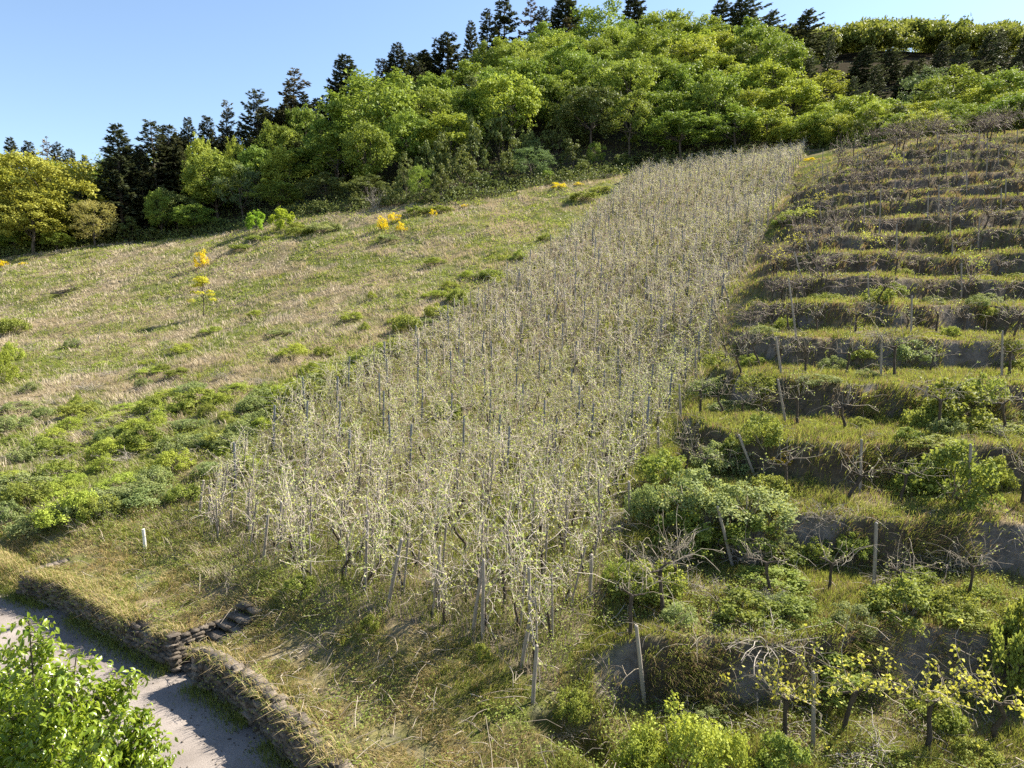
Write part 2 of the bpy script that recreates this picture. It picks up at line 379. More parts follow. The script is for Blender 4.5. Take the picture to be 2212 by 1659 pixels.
# ------------------------------------------------------------------ hillside
def lerp(a, b, w): return a + (np.asarray(b) - a) * w[..., None]
def drynoise(x, y):
    """0 green .. 1 hay, in patches that follow the slope"""
    return np.clip(.5 + (fbm(x * .13 + 3, y * .13, 61, 3) - .5) * 1.6 + (fbm(x * .45, y * .45, 67, 4) - .5) * 2.6, 0, 1)
def build_terrain():
    x, y = gx.ravel(), gy.ravel()
    forest, vin, ter, road, sd = regions(x, y)
    dn = drynoise(x, y); fine = fbm(x * 2.2, y * 2.2, 71, 3)
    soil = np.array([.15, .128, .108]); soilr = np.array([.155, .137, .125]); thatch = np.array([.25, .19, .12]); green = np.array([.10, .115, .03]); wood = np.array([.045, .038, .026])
    c = lerp(np.broadcast_to(green, (len(x), 3)), thatch, dn * .8)
    c = lerp(c, soil, sstep(.5, .75, fine) * .5)
    c = lerp(c, lerp(np.broadcast_to(soil, (len(x), 3)), thatch, fine), vin * .8)
    ri, tr = G_RISER.ravel(), G_TREAD.ravel()
    bare = sstep(.5, .62, fbm(x * .6, y * .6, 77, 3)) * (1 - .5 * sstep(24, 36, y))
    c = lerp(c, lerp(np.broadcast_to(soilr, (len(x), 3)), np.array([.085, .068, .05]), 1 - bare), ri * .95)
    c = lerp(c, np.array([.12, .095, .07]), tr * (.35 + .4 * sstep(25, 45, y)) * sstep(.35, .6, fine))
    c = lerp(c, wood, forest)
    c = lerp(c, soil * .8, sstep(.3, -.1, sd) * (y < 60))
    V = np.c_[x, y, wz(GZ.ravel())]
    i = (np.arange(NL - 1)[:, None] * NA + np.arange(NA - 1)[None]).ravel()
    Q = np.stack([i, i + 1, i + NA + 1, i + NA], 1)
    m, nt, out = newmat('hillside_ground'); L = nt.links.new
    at = N(nt, 'ShaderNodeAttribute', attribute_name='gcol')
    tc = N(nt, 'ShaderNodeTexCoord')
    nz = N(nt, 'ShaderNodeTexNoise', Scale=3.2, Detail=9, Roughness=.75); L(tc.outputs['Object'], nz.inputs['Vector'])
    mr = N(nt, 'ShaderNodeMapRange'); mr.inputs[1].default_value = .3; mr.inputs[2].default_value = .7; mr.inputs[3].default_value = .5; mr.inputs[4].default_value = 1.45; L(nz.outputs['Fac'], mr.inputs[0])
    hs = N(nt, 'ShaderNodeHueSaturation'); L(at.outputs['Color'], hs.inputs['Color']); L(mr.outputs[0], hs.inputs['Value'])
    p = N(nt, 'ShaderNodeBsdfPrincipled', Roughness=.95); p.inputs['Specular IOR Level'].default_value = 0; L(hs.outputs[0], p.inputs['Base Color'])
    bp = N(nt, 'ShaderNodeBump', Strength=.8, Distance=.12); L(nz.outputs['Fac'], bp.inputs['Height']); L(bp.outputs[0], p.inputs['Normal'])
    L(p.outputs[0], out.inputs['Surface'])
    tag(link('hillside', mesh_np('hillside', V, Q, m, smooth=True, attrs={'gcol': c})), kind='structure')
build_terrain()

# ------------------------------------------------------------------ road
def build_road():
    us = np.linspace(0, wl_len[-1] - .5, 160); offs = np.linspace(-.12, 4.3, 14)
    V = []
    for u in us:
        p, e = wall_at(u); nrm = np.array([e[1], -e[0]])            # towards the road
        for o in offs:
            w = o + (math.sin(u * 1.3) * .08 + math.sin(u * 3.1) * .05 if o == offs[-1] else 0)
            q = p + nrm * w; V.append((q[0], q[1], wz(ROAD) + .012 + .05 * (1 - ((o - 2.2) / 2.1) ** 2)))
    k = len(offs); Q = [[i * k + j, i * k + j + 1, (i + 1) * k + j + 1, (i + 1) * k + j] for i in range(len(us) - 1) for j in range(k - 1)]
    m, nt, out = newmat('worn_asphalt'); L = nt.links.new
    tc = N(nt, 'ShaderNodeTexCoord')
    n1 = N(nt, 'ShaderNodeTexNoise', Scale=.45, Detail=6, Roughness=.6); n2 = N(nt, 'ShaderNodeTexNoise', Scale=45, Detail=3); n3 = N(nt, 'ShaderNodeTexNoise', Scale=2.6, Detail=8, Roughness=.7)
    for q in (n1, n2, n3): L(tc.outputs['Object'], q.inputs['Vector'])
    r1 = N(nt, 'ShaderNodeValToRGB'); e = r1.color_ramp.elements; e[0].position = .35; e[1].position = .68; e[0].color = (.155, .132, .116, 1); e[1].color = (.255, .222, .198, 1); L(n1.outputs['Fac'], r1.inputs[0])
    mx = N(nt, 'ShaderNodeMix', data_type='RGBA', blend_type='OVERLAY'); mx.inputs[0].default_value = .7; L(r1.outputs[0], mx.inputs[6]); L(n2.outputs['Fac'], mx.inputs[7])
    r3 = N(nt, 'ShaderNodeValToRGB'); e = r3.color_ramp.elements; e[0].position = .56; e[1].position = .72; e[0].color = (0, 0, 0, 1); e[1].color = (.8, .8, .8, 1); L(n3.outputs['Fac'], r3.inputs[0])
    m2 = N(nt, 'ShaderNodeMix', data_type='RGBA'); L(r3.outputs[0], m2.inputs[0]); L(mx.outputs[2], m2.inputs[6]); m2.inputs[7].default_value = (.15, .125, .10, 1)
    p = N(nt, 'ShaderNodeBsdfPrincipled', Roughness=.9); p.inputs['Specular IOR Level'].default_value = .25; L(m2.outputs[2], p.inputs['Base Color'])
    bp = N(nt, 'ShaderNodeBump', Strength=.4, Distance=.01); L(n2.outputs['Fac'], bp.inputs['Height']); L(bp.outputs[0], p.inputs['Normal']); L(p.outputs[0], out.inputs['Surface'])
    tag(link('road', mesh_np('road', V, Q, m, smooth=True)), kind='structure')
build_road()

# ------------------------------------------------------------------ dry stone wall in two runs, steps between them
def stone(mb, c, e, nrm, lx, ly, lz, r, t):
    B = np.array([[-1,-1,-1],[1,-1,-1],[1,1,-1],[-1,1,-1],[-1,-1,1],[1,-1,1],[1,1,1],[-1,1,1]], float) * .5
    B = B * (1 + (r.random((8, 3)) - .5) * np.array([.34, .5, .5]))
    an = (r.random() - .5) * .22; tl = (r.random() - .5) * .2
    ex = np.array([e[0], e[1], an]); ey = np.array([nrm[0], nrm[1], tl]); ez = np.array([-e[0] * an, -e[1] * an, 1])
    V = np.asarray(c) + B[:, :1] * lx * ex + B[:, 1:2] * ly * ey + B[:, 2:] * lz * ez
    mb.add(V, [[0,3,2,1],[4,5,6,7],[0,1,5,4],[1,2,6,5],[2,3,7,6],[3,0,4,7]], t)
def wall_run(u0, u1, seed, label):
    r = np.random.default_rng(seed); mb = MB(); core = MB()
    H = WTOP - ROAD
    us = np.linspace(u0, u1, max(4, int((u1 - u0) / .4)))
    for a, b in zip(us[:-1], us[1:]):
        (p, e), (q, e2) = wall_at(a), wall_at(b); nr = np.array([e[1], -e[0]])
        pts = [p + nr * .02, q + nr * .02, q - nr * .42, p - nr * .42]; z0, z1 = wz(ROAD) - .1, wz(WTOP) - .1
        V = [(*k, z0) for k in pts] + [(*k, z1) for k in pts]
        core.add(V, [[0,1,5,4],[1,2,6,5],[2,3,7,6],[3,0,4,7],[4,5,6,7]], .5)
    z = 0.0
    while z < H + .02:
        h = r.choice([.035, .05, .07, .11]) * r.uniform(.85, 1.15); u = u0 + r.uniform(0, .2)
        while u < u1 - .08:
            l = r.uniform(.1, .34) + (r.random() < .25) * r.uniform(.1, .4); top = H + (vnoise(np.array([u * .55]), np.array([seed * 1.]), 5)[0] - .75) * .34
            if z < top and r.random() > .03:
                p, e = wall_at(min(u + l / 2, u1)); nr = np.array([e[1], -e[0]])
                off = .05 + r.uniform(-.07, .07) - z * .07
                stone(mb, (*(p + nr * off), wz(ROAD) + z + h / 2), e, nr, l * .97, .26, h * .93, r, r.random())
            u += l
        z += h
    for uu, sgn in ((u0, 1), (u1, -1)):                                    # end faces, returning into the bank
        p, e = wall_at(uu); nr = np.array([e[1], -e[0]]); z = 0
        while z < H:
            h = r.uniform(.06, .13); d = -.1
            while d < 1.75:
                l = r.uniform(.16, .4)
                if r.random() > .04 and z < H - .1: stone(mb, (*(p + e * sgn * .12 - nr * (d + l / 2)), wz(ROAD) + z + h / 2), nr, e, l * .97, .22, h * .93, r, r.random())
                d += l
            z += h
    o = link('stone_wall', mb.mesh('stone_wall', M_STONE)); tag(o, label, 'wall', 'dry stone retaining walls along the road')
    link('wall_core', core.mesh('wall_core', M_STONED), parent=o)
wall_run(wl_len[2] - .6, U_ST - ST_W - .02, 3, 'long overgrown dry stone wall on the far side of the stone steps')
wall_run(U_ST + ST_W + .02, wl_len[-1] - 1, 4, 'bare dry stone wall with exposed slate running to the bottom edge of the photo')
def steps():
    r = np.random.default_rng(9); p, e = wall_at(U_ST); nr = np.array([e[1], -e[0]])
    root = link('stone_steps', None, (p[0], p[1], wz(ROAD)))
    tag(root, 'narrow slate steps climbing through the gap in the dry stone wall', 'steps')
    nst = 7
    for k in range(nst):
        mb = MB(); z = k * 1.2 / nst; d = k * ST_D / nst + .05
        for s in range(2):
            l = ST_W * r.uniform(.95, 1.08)
            stone(mb, (*(e * (s - .5) * l - nr * (d + .22)), z + .07), e, nr, l * .98, .5, .085, r, r.random())
        link('step', mb.mesh('step', M_STONE), parent=root)
steps()

# ------------------------------------------------------------------ grass
def blades(mb_list, x, y, h, w, lean, tint, z=None, bend=.5):
    n_ = len(x); z = wz(Hz(x, y)) - .02 if z is None else z
    an = R.random(n_) * 2 * np.pi; sx, sy = np.cos(an) * w * .5, np.sin(an) * w * .5
    lx, ly = lean[:, 0] * h, lean[:, 1] * h
    b = np.c_[x, y, z]; m = b + np.c_[lx * .35, ly * .35, h * .58]; t = b + np.c_[lx, ly, h * (1 - bend * .25 * np.hypot(lean[:, 0], lean[:, 1]))]
    S = np.c_[sx, sy, np.zeros(n_)]
    V = np.stack([b - S, b + S, m - S * .8, m + S * .8, t], 1).reshape(-1, 3)
    k = np.arange(n_)[:, None] * 5
    T = np.concatenate([k + [0, 1, 3], k + [0, 3, 2], k + [2, 3, 4]], 1).reshape(-1, 3)
    mb_list.append((V, T, np.repeat(tint, 5)))
def blades_obj(name, lst, mat, label=None):
    off = 0; Vs, Ts, Ti = [], [], []
    for V, T, t in lst: Vs.append(V); Ts.append(T + off); Ti.append(t); off += len(V)
    tag(link(name, mesh_np(name, np.vstack(Vs), np.vstack(Ts), mat, np.concatenate(Ti))), label, None, None, 'stuff')
def scatter(n_, y0, y1, a0=-.86, a1=.86):
    a = R.uniform(a0, a1, n_); y = np.exp(R.uniform(math.log(y0), math.log(y1), n_)); return a * y, y
def tufted(x, y, k, spread):
    """turn points into tufts of k blades"""
    xx = np.repeat(x, k) + R.normal(size=len(x) * k) * np.repeat(spread, k); yy = np.repeat(y, k) + R.normal(size=len(x) * k) * np.repeat(spread, k); return xx, yy
def pxw(y, px=1.0): return y / 683. * px                                   # the width a far blade needs to stay a visible tuft
def grow():
    dry, grn, tdry, tgrn, bdry, bgrn, vdry, vgrn = ([] for _ in range(8))
    # ---- meadow on the left
    x, y = scatter(190000, 17, 112); f, vin, ter, road, sd = regions(x, y)
    ok = (f < .3) & ~vin & ~ter & ~road & ((sd > 2.2) | (y > 60)); x, y = x[ok], y[ok]
    dn = drynoise(x, y); up = sstep(26, 50, y) * .24 + .02 - .16 * (1 - sstep(0, 9, XL(y) - x)); isdry = R.random(len(x)) < np.clip(dn * .75 + up, .05, .92)
    xx, yy = tufted(x, y, 3, .05 + y * .0012); d3 = np.repeat(isdry, 3)
    clump = fbm(xx * 1.1, yy * 1.1, 91, 3); hgt = (.10 + .48 * clump ** 1.7) * R.uniform(.45, 1.3, len(xx)) * np.where(d3, 1.15, .8)
    la = 3.4 + (fbm(xx * .35, yy * .35, 95, 2) - .5) * 6; lm = R.uniform(.25, .95, len(xx))
    lean = np.c_[np.cos(la) * lm, np.sin(la) * lm] + R.normal(size=(len(xx), 2)) * .22
    wdt = np.maximum(.010, pxw(yy, .6)) * R.uniform(.6, 1.2, len(xx)); ti = np.clip(clump * .9 + R.normal(size=len(xx)) * .2, 0, 1)
    blades(dry, xx[d3], yy[d3], hgt[d3], wdt[d3], lean[d3], ti[d3]); g = ~d3; blades(grn, xx[g], yy[g], hgt[g], wdt[g], lean[g], ti[g])
    # ---- bank above the wall and below the vineyard
    x, y = scatter(95000, 9, 25, -.86, .25); f, vin, ter, road, sd = regions(x, y)
    ok = ~vin & ~ter & (sd > .0) & ~((np.abs(grid_sample(G_RUN, x, y) - U_ST) < ST_W) & (sd < ST_D)); x, y = x[ok], y[ok]; dn = drynoise(x * 2.2, y * 2.2)
    isdry = R.random(len(x)) < .36 + .5 * dn; keep = R.random(len(x)) < np.clip((fbm(x * 1.3, y * 1.3, 131, 3) - .28) * 4, .08, 1); x, y, isdry = x[keep], y[keep], isdry[keep]
    xx, yy = tufted(x, y, 4, np.full(len(x), .045)); d3 = np.repeat(isdry, 4)
    hgt = (.05 + .27 * fbm(xx * 1.5, yy * 1.5, 97, 3) ** 1.4) * R.uniform(.5, 1.3, len(xx)); la = R.uniform(0, 6.28, len(xx)) * .5 + 3.6 + (fbm(xx, yy, 99) - .5) * 5
    lm = R.uniform(.3, 1.5, len(xx)); lean = np.c_[np.cos(la) * lm, np.sin(la) * lm]; wdt = np.maximum(.009, pxw(yy, .55)) * R.uniform(.6, 1.2, len(xx)); ti = np.clip(R.normal(.4, .25, len(xx)), 0, 1)
    blades(bdry, xx[d3], yy[d3], hgt[d3], wdt[d3], lean[d3], ti[d3] * .8); g = ~d3; blades(bgrn, xx[g], yy[g], hgt[g], wdt[g], lean[g], ti[g])
    # fringe hanging over the wall, verge at its foot
    us = np.concatenate([R.uniform(wl_len[1], wl_len[-1] - .5, 9000), R.uniform(wl_len[1], U_ST - 1, 9000)]); P = np.array([wall_at(u)[0] for u in us]); E = np.array([wall_at(u)[1] for u in us]); NR = np.c_[E[:, 1], -E[:, 0]]
    o = R.uniform(-.4, .18, len(us)); keep = (np.abs(us - U_ST) > ST_W) & (fbm(us * .9, us * 0 + 3, 7) > .36); q = P - NR * 0 + NR * o[:, None]
    q, NRk = q[keep], NR[keep]; h = R.uniform(.12, .38, len(q)); lean = NRk * R.uniform(.1, 1.1, len(q))[:, None] + R.normal(size=(len(q), 2)) * .3; c = R.random(len(q)) < .6
    z = wz(np.full(len(q), WTOP)) - R.uniform(.02, .2, len(q)) - (R.random(len(q)) < .4) * R.uniform(0, .8, len(q)) * (NRk[:, 0] * 0 + 1) * (grid_sample(G_RUN, q[:, 0], q[:, 1]) < U_ST - 1)
    for L_, s in ((bdry, c), (bgrn, ~c)): blades(L_, q[s, 0], q[s, 1], h[s], np.full(s.sum(), .014), lean[s], R.random(s.sum()) * .7, z[s], 1.6)
    us = R.uniform(0, wl_len[-1] - .5, 20000); P = np.array([wall_at(u)[0] for u in us]); E = np.array([wall_at(u)[1] for u in us]); NR = np.c_[E[:, 1], -E[:, 0]]
    o = np.abs(R.normal(0, .28, len(us))) + .1; q = P + NR * o[:, None]; h = R.uniform(.08, .42, len(q)) * (1 - o * .75).clip(.12); s = fbm(us * .6, us * 0, 17) > .3; q, h = q[s], h[s]
    blades(bgrn, q[:, 0], q[:, 1], h, np.full(len(q), .012), R.normal(size=(len(q), 2)) * .4, R.random(len(q)) * .5, np.full(len(q), wz(ROAD)))
    # far verge of the road
    us = R.uniform(0, wl_len[-1] - .5, 9000); P = np.array([wall_at(u)[0] for u in us]); E = np.array([wall_at(u)[1] for u in us]); NR = np.c_[E[:, 1], -E[:, 0]]
    q = P + NR * R.uniform(4.2, 7.5, len(us))[:, None]; blades(bgrn, q[:, 0], q[:, 1], R.uniform(.08, .3, len(q)), np.full(len(q), .013), R.normal(size=(len(q), 2)) * .4, R.random(len(q)) * .6)
    # ---- inside the vineyard: tall straw and some green
    x, y = scatter(100000, 12.5, 110, -.5, .48); f, vin, ter, road, sd = regions(x, y); x, y = x[vin], y[vin]
    isdry = R.random(len(x)) < .16 + .26 * sstep(24, 55, y) + (fbm(x * .4, y * .4, 55) - .5) * .8
    xx, yy = tufted(x, y, 3, np.full(len(x), .08)); d3 = np.repeat(isdry, 3); hgt = R.uniform(.14, .62, len(xx)) * np.where(d3, 1.0, .85) * np.repeat(np.clip(.75 + (y - 20) / 60, .75, 1.25), 3)
    lean = R.normal(size=(len(xx), 2)) * .35; wdt = np.maximum(.011, pxw(yy, .6)) * R.uniform(.6, 1.1, len(xx)); ti = np.clip(R.normal(.55, .25, len(xx)), 0, 1)
    blades(vdry, xx[d3], yy[d3], hgt[d3], wdt[d3], lean[d3], ti[d3]); g = ~d3; blades(vgrn, xx[g], yy[g], hgt[g], wdt[g], lean[g], ti[g] * .8)
    # ---- terraces
    x, y = scatter(210000, 9.5, 86, .0, .86); f, vin, ter, road, sd = regions(x, y)
    ri = grid_sample(G_RISER, x, y); tr = grid_sample(G_TREAD, x, y)
    bare = fbm(x * .6, y * .6, 77, 3)
    tf = sstep(.50, .60, fbm(x * 1.7, y * 1.7, 79, 3)); pr = np.where(ri > .4, np.where(bare > .52, .04, .08) + .75 * tf, (.95 - .45 * sstep(26, 46, y)) * (.3 + .7 * sstep(.36, .52, fbm(x * .9, y * .9, 83, 3)))); ok = ter & (f < .4) & (R.random(len(x)) < pr); x, y, ri, tr = x[ok], y[ok], ri[ok], tr[ok]
    isdry = R.random(len(x)) < .12 + .45 * fbm(x * .5, y * .5, 45) * (.6 + .6 * ri) + .30 * sstep(30, 50, y)
    xx, yy = tufted(x, y, 3, np.full(len(x), .06)); d3 = np.repeat(isdry, 3); rr = np.repeat(ri, 3)
    hgt = (.07 + .32 * fbm(xx * 1.2, yy * 1.2, 47, 3) ** 1.3) * R.uniform(.6, 1.3, len(xx)) * (1 + .6 * rr); lean = R.normal(size=(len(xx), 2)) * .35; lean[:, 1] -= rr * 1.1 + .15
    wdt = np.maximum(.010, pxw(yy, .6)) * R.uniform(.6, 1.2, len(xx)); ti = np.clip(R.normal(.5, .25, len(xx)) + .15 * (1 - rr), 0, 1)
    blades(tdry, xx[d3], yy[d3], hgt[d3], wdt[d3], lean[d3], ti[d3] * .8); g = ~d3; blades(tgrn, xx[g], yy[g], hgt[g], wdt[g], lean[g], ti[g])
    blades_obj('meadow_hay', dry, M_DRY); blades_obj('meadow_grass', grn, M_GRN); blades_obj('bank_hay', bdry, M_GOLD); blades_obj('bank_grass', bgrn, M_GRN)
    blades_obj('vineyard_straw', vdry, M_VSTRAW); blades_obj('vineyard_grass', vgrn, M_GRN); blades_obj('terrace_hay', tdry, M_TDRY); blades_obj('terrace_grass', tgrn, M_GRN)
grow()

# ------------------------------------------------------------------ low leafy ground cover
def undergrowth():
    mb = MB()
    def patch(x, y, k, s, hmax):
        n_ = len(x); sp = np.repeat(s, k); cx = np.repeat(x, k) + R.normal(size=n_ * k) * sp; cy = np.repeat(y, k) + R.normal(size=n_ * k) * sp
        cz = wz(Hz(cx, cy)) + R.random(n_ * k) * np.repeat(hmax, k); lf = np.maximum(.05, pxw(cy, 1.5)) * R.uniform(.7, 1.4, n_ * k)
        D = rdir(n_ * k); D[:, 2] = np.abs(D[:, 2]) * .4; NN = rdir(n_ * k) * .7 + [.2, .1, 1]; t = np.repeat(R.random(n_), k) * .6 + R.random(n_ * k) * .4
        mb.cards(np.c_[cx, cy, cz], D, NN, lf, lf * .6, t)
    x, y = scatter(34000, 16, 108); f, vin, ter, road, sd = regions(x, y)
    g = fbm(x * .3, y * .3, 141, 4) + .03 + .10 * (1 - sstep(0, 8, XL(y) - x)) + .07 * (1 - sstep(24, 42, y)); ok = (f < .3) & ~vin & ~ter & ((sd > 2) | (y > 60)) & (g > .54)
    patch(x[ok], y[ok], 7, .10 + y[ok] * .003, np.full(ok.sum(), .34))
    x, y = scatter(14000, 9.5, 70, 0, .86); f, vin, ter, road, sd = regions(x, y); g = fbm(x * .4, y * .4, 151, 3); ok = ter & (g > .56); patch(x[ok], y[ok], 6, np.full(ok.sum(), .12), np.full(ok.sum(), .25))
    x, y = scatter(14000, 12.5, 60, -.5, .4); f, vin, ter, road, sd = regions(x, y); g = fbm(x * .5, y * .5, 161, 3); ok = vin & (g > .50); patch(x[ok], y[ok], 6, np.full(ok.sum(), .14), np.full(ok.sum(), .4))
    x, y = scatter(9000, 9.5, 24, -.8, .3); f, vin, ter, road, sd = regions(x, y); g = fbm(x * .9, y * .9, 171, 3); ok = ~vin & ~ter & (sd > .2) & (g > .54); patch(x[ok], y[ok], 6, np.full(ok.sum(), .08), np.full(ok.sum(), .12))
    tag(link('undergrowth', mb.mesh('undergrowth', M_BRAM)), kind='stuff')
    # forest floor brush
    mb = MB(); a = R.uniform(-.86, .86, 16000); y = FE(a) + R.random(16000) ** 2 * 60; x = a * y
    k = 5; cx = np.repeat(x, k) + R.normal(size=len(x) * k) * .5; cy = np.repeat(y, k) + R.normal(size=len(x) * k) * .5
    lf = R.uniform(.15, .4, len(cx)); D = rdir(len(cx)); mb.cards(np.c_[cx, cy, wz(Hz(cx, cy)) + R.random(len(cx)) * np.repeat(R.random(len(x)) * 1.8, k)], D, rdir(len(cx)) + [0, 0, 1], lf, lf * .6, np.repeat(R.random(len(x)), k))
    tag(link('forest_undergrowth', mb.mesh('forest_undergrowth', M_OLIVE)), kind='stuff')
undergrowth()

# ------------------------------------------------------------------ grapevines
def walk(p, d, L, nseg, wob, droop, r):
    pts = [np.array(p, float)]; d = np.array(d, float)
    for i in range(nseg):
        d = d + r.normal(size=3) * wob + [0, 0, -droop * (i + 1) / nseg]; d /= np.linalg.norm(d); pts.append(pts[-1] + d * L / nseg)
    return np.array(pts)
def staked_vine(seed, r_cane=.0098, more=0):
    """single-stake vine: short dark trunk, a tangle of pale canes arching up and over, first leaves"""
    r = np.random.default_rng(seed); tr, ca, lf = MB(), MB(), MB()
    hh = r.uniform(.45, .75); head = np.array([r.normal() * .1, r.normal() * .1, hh])
    tp = np.array([[0, 0, -.1], [r.normal() * .05, r.normal() * .05, hh * .35], head * [.8, .8, .75], head])
    tr.tube(tp, [.045, .038, .032, .036], 5)
    for k in range(r.integers(22, 30)):
        an = r.random() * 6.283; up = r.choice([r.uniform(-.1, .6), r.uniform(.6, 1.4), r.uniform(1.4, 3.2)]); st = head + [r.normal() * .06, r.normal() * .06, r.uniform(-.45, .5)]
        pts = walk(st, [math.cos(an) * .36, math.sin(an) * .36, up], r.uniform(.5, 1.6), 5, .33, r.uniform(-.1, .6), r)
        pts[:, 2] = np.maximum(pts[:, 2], .03)
        ca.tube(pts, np.linspace(r_cane, r_cane * .5, 6), 3, r.random(), cap=False)
        n_ = r.integers(2, 6) + int(r.integers(0, more + 1)); ii = r.random(n_) * 4.8 + .2; b = np.array([pts[int(i)] * (1 - i % 1) + pts[int(i) + 1] * (i % 1) for i in ii])
        lf.cards(b, rdir(n_, r) + [0, 0, .3], rdir(n_, r) + [0, 0, .6], r.uniform(.045, .10, n_), r.uniform(.04, .08, n_), r.random(n_))
    return tr, ca, lf
def terrace_vine(seed, leafy, th=1.0):
    """trellised vine: gnarled dark trunk, fan of grey canes mostly spread along the row"""
    r = np.random.default_rng(seed); tr, ca, lf = MB(), MB(), MB()
    hh = r.uniform(.6, .95); x, y = r.normal() * .16, r.normal() * .06
    tp = np.array([[0, 0, -.12], [x * .1 + r.normal() * .05, y * .3, hh * .3], [x * .8 + r.normal() * .04, y, hh * .7], [x, y, hh]])
    tr.tube(tp, [.055, .042, .036, .05], 6)
    for sgn in (-1, 1):
        tr.tube(walk(tp[-1], [sgn, 0, .35], r.uniform(.25, .5), 3, .15, .1, r), [.032, .024, .02, .014], 5)
    for k in range(int(r.integers(14, 22) * (1 if th == 1 else 1.3))):
        sgn = r.choice([-1, 1]); st = tp[-1] + [sgn * r.uniform(0, .4), 0, r.uniform(0, .14)]
        pts = walk(st, [sgn * r.uniform(.1, 1.1), r.normal() * .35, r.uniform(.1, 1.8)], r.uniform(.4, 1.35), 6, .30, r.uniform(-.1, .5), r)
        ca.tube(pts, np.linspace(.0075, .0035, 7) * th, 3, r.random(), cap=False)
        for q in range(r.integers(0, 3)):
            i = r.integers(2, 6); ca.tube(walk(pts[i], rdir(1, r)[0] + [0, 0, .2], r.uniform(.15, .4), 3, .25, .1, r), np.linspace(.005, .003, 4), 3, r.random(), cap=False)
        n_ = r.integers(0, 3) if leafy == 0 else r.integers(2, 6)
        for i in r.integers(1, 7, n_):
            m_ = 2 if leafy == 0 else r.integers(3, 7); s = .045 if leafy == 0 else .062
            lf.cards(pts[i] + r.normal(size=(m_, 3)) * s * .7, rdir(m_, r), rdir(m_, r) + [0, 0, .4], r.uniform(.7, 1.3, m_) * s, r.uniform(.8, 1.2, m_) * s, r.random(m_))
    return tr, ca, lf

SVN = [staked_vine(100 + i, .0078, 2) for i in range(6)]; SV = [staked_vine(120 + i, .0105, 0) for i in range(6)]
SV_PARTS = [[('trunk', t.mesh('vine_trunk', M_VBARK)), ('canes', c.mesh('vine_canes', M_CANE)), ('leaves', l.mesh('vine_leaves', M_VLEAF))] for t, c, l in SVN]
def vineyard():
    P = []
    nrow = 13
    for k in range(nrow):
        s = (k + .5) / nrow; Y = 12.8
        while Y < 108.5:
            st = 1.12 * (1 if Y < 60 else 1.15); x = XL(Y) * (1 - s) + XR(Y) * s
            x += R.normal() * .08; y = Y + R.normal() * .16
            if y > foot(x) + .2 and y < FE(x / y) - 1.5 and x < XR(y) - .1 and R.random() > .05: P.append((x, y, k, s))
            Y += st * math.cos(math.atan(.55))
    P.sort(key=lambda p: p[1])
    near, far = P[:300], P[300:]
    grp = 'staked vines of the steep unterraced vineyard'
    lab = 'shaggy unpruned grapevine with straw-coloured canes in the dense lower part of the steep vineyard'
    front = []
    for i, (x, y, k, s) in enumerate(near):
        v = int(R.integers(0, 6)); sc = R.uniform(.85, 1.15)
        o = place('grapevine', ('sv', v), SV_PARTS[v], (x, y, wz(float(Hz(x, y)))), (R.normal() * .06, R.normal() * .06, R.uniform(0, 6.28)), (sc, sc, sc * R.uniform(.9, 1.15)), lab, 'grapevine', grp)
    # the rest of the vineyard as one mass
    arr = [(np.vstack([q.arrays()[0] for q in v]), v) for v in SV]
    mb = MB()
    for x, y, k, s in far:
        t, c, l = SV[int(R.integers(0, 6))]; an = R.uniform(0, 6.28); sc = R.uniform(.85, 1.2); ca, sa = math.cos(an) * sc, math.sin(an) * sc
        Rm = np.array([[ca, -sa, 0], [sa, ca, 0], [0, 0, sc]]); off = np.array([x, y, wz(float(Hz(x, y)))])
        for m, q in enumerate((t, c, l)):
            V, Q, T, _ = q.arrays(); mb.add(V @ Rm.T + off, Q, T, m)
        if R.random() < .6: mb.tube([off + [.06, -.05, -.1], off + [.06 + R.normal() * .08, -.05 + R.normal() * .08, R.uniform(1.4, 1.9)]], .026 + y * .0002, 4, R.random(), 3)
    tag(link('distant_grapevines', mb.mesh('distant_grapevines', [M_VBARK, M_CANE, M_VLEAF, M_POST])), 'pale tangle of staked vines filling the upper part of the steep vineyard', 'grapevines', None, 'stuff')
    return P
VP = vineyard()

# ------------------------------------------------------------------ posts
def post_mesh(name, h, rad, mat, seed, kind=0):
    r = np.random.default_rng(seed); mb = MB()
    z = np.linspace(-.25, h, 7); pts = np.c_[np.cumsum(r.normal(size=7)) * .004, np.cumsum(r.normal(size=7)) * .004, z]
    if kind == 0: mb.tube(pts, rad * (1 + r.normal(size=7) * .05) * np.linspace(1.08, .92, 7), 7, .5); mb.tube([[0.002, .002, h - .002], [.003, .002, h + .015]], [rad * .9, rad * .5], 7, .8)
    else:   # folded steel profile with hooks
        w = rad; B = np.array([[-w, -w * .6], [w, -w * .6], [w, w * .6], [w * .55, w * .6], [w * .55, -w * .2], [-w * .55, -w * .2], [-w * .55, w * .6], [-w, w * .6]])
        V = np.vstack([np.c_[B, np.full(8, -.25)], np.c_[B, np.full(8, h)]]); mb.add(V, [[i, (i + 1) % 8, 8 + (i + 1) % 8, 8 + i] for i in range(8)])
        mb.add(V[8:], [[0, 5, 6, 7], [1, 2, 3, 4], [0, 1, 4, 5]])
        for q in np.arange(.35, h - .1, .25): mb.tube([[w, 0, q], [w + .018, 0, q + .004], [w + .02, 0, q + .03]], .004, 3, cap=False)
    return mb.mesh(name, mat)
POSTM = [post_mesh('wooden_post', 1.0, .042, M_POST, 5), post_mesh('wooden_post', 1.0, .038, M_POST, 6), post_mesh('wooden_post', 1.0, .047, M_POST, 7)]
STEELM = post_mesh('steel_post', 2.0, .031, M_STEEL, 8, 1)
STAKEM = [post_mesh('vine_stake', 1.65, .024, M_POST, 9), post_mesh('vine_stake', 1.5, .028, M_POST, 10)]
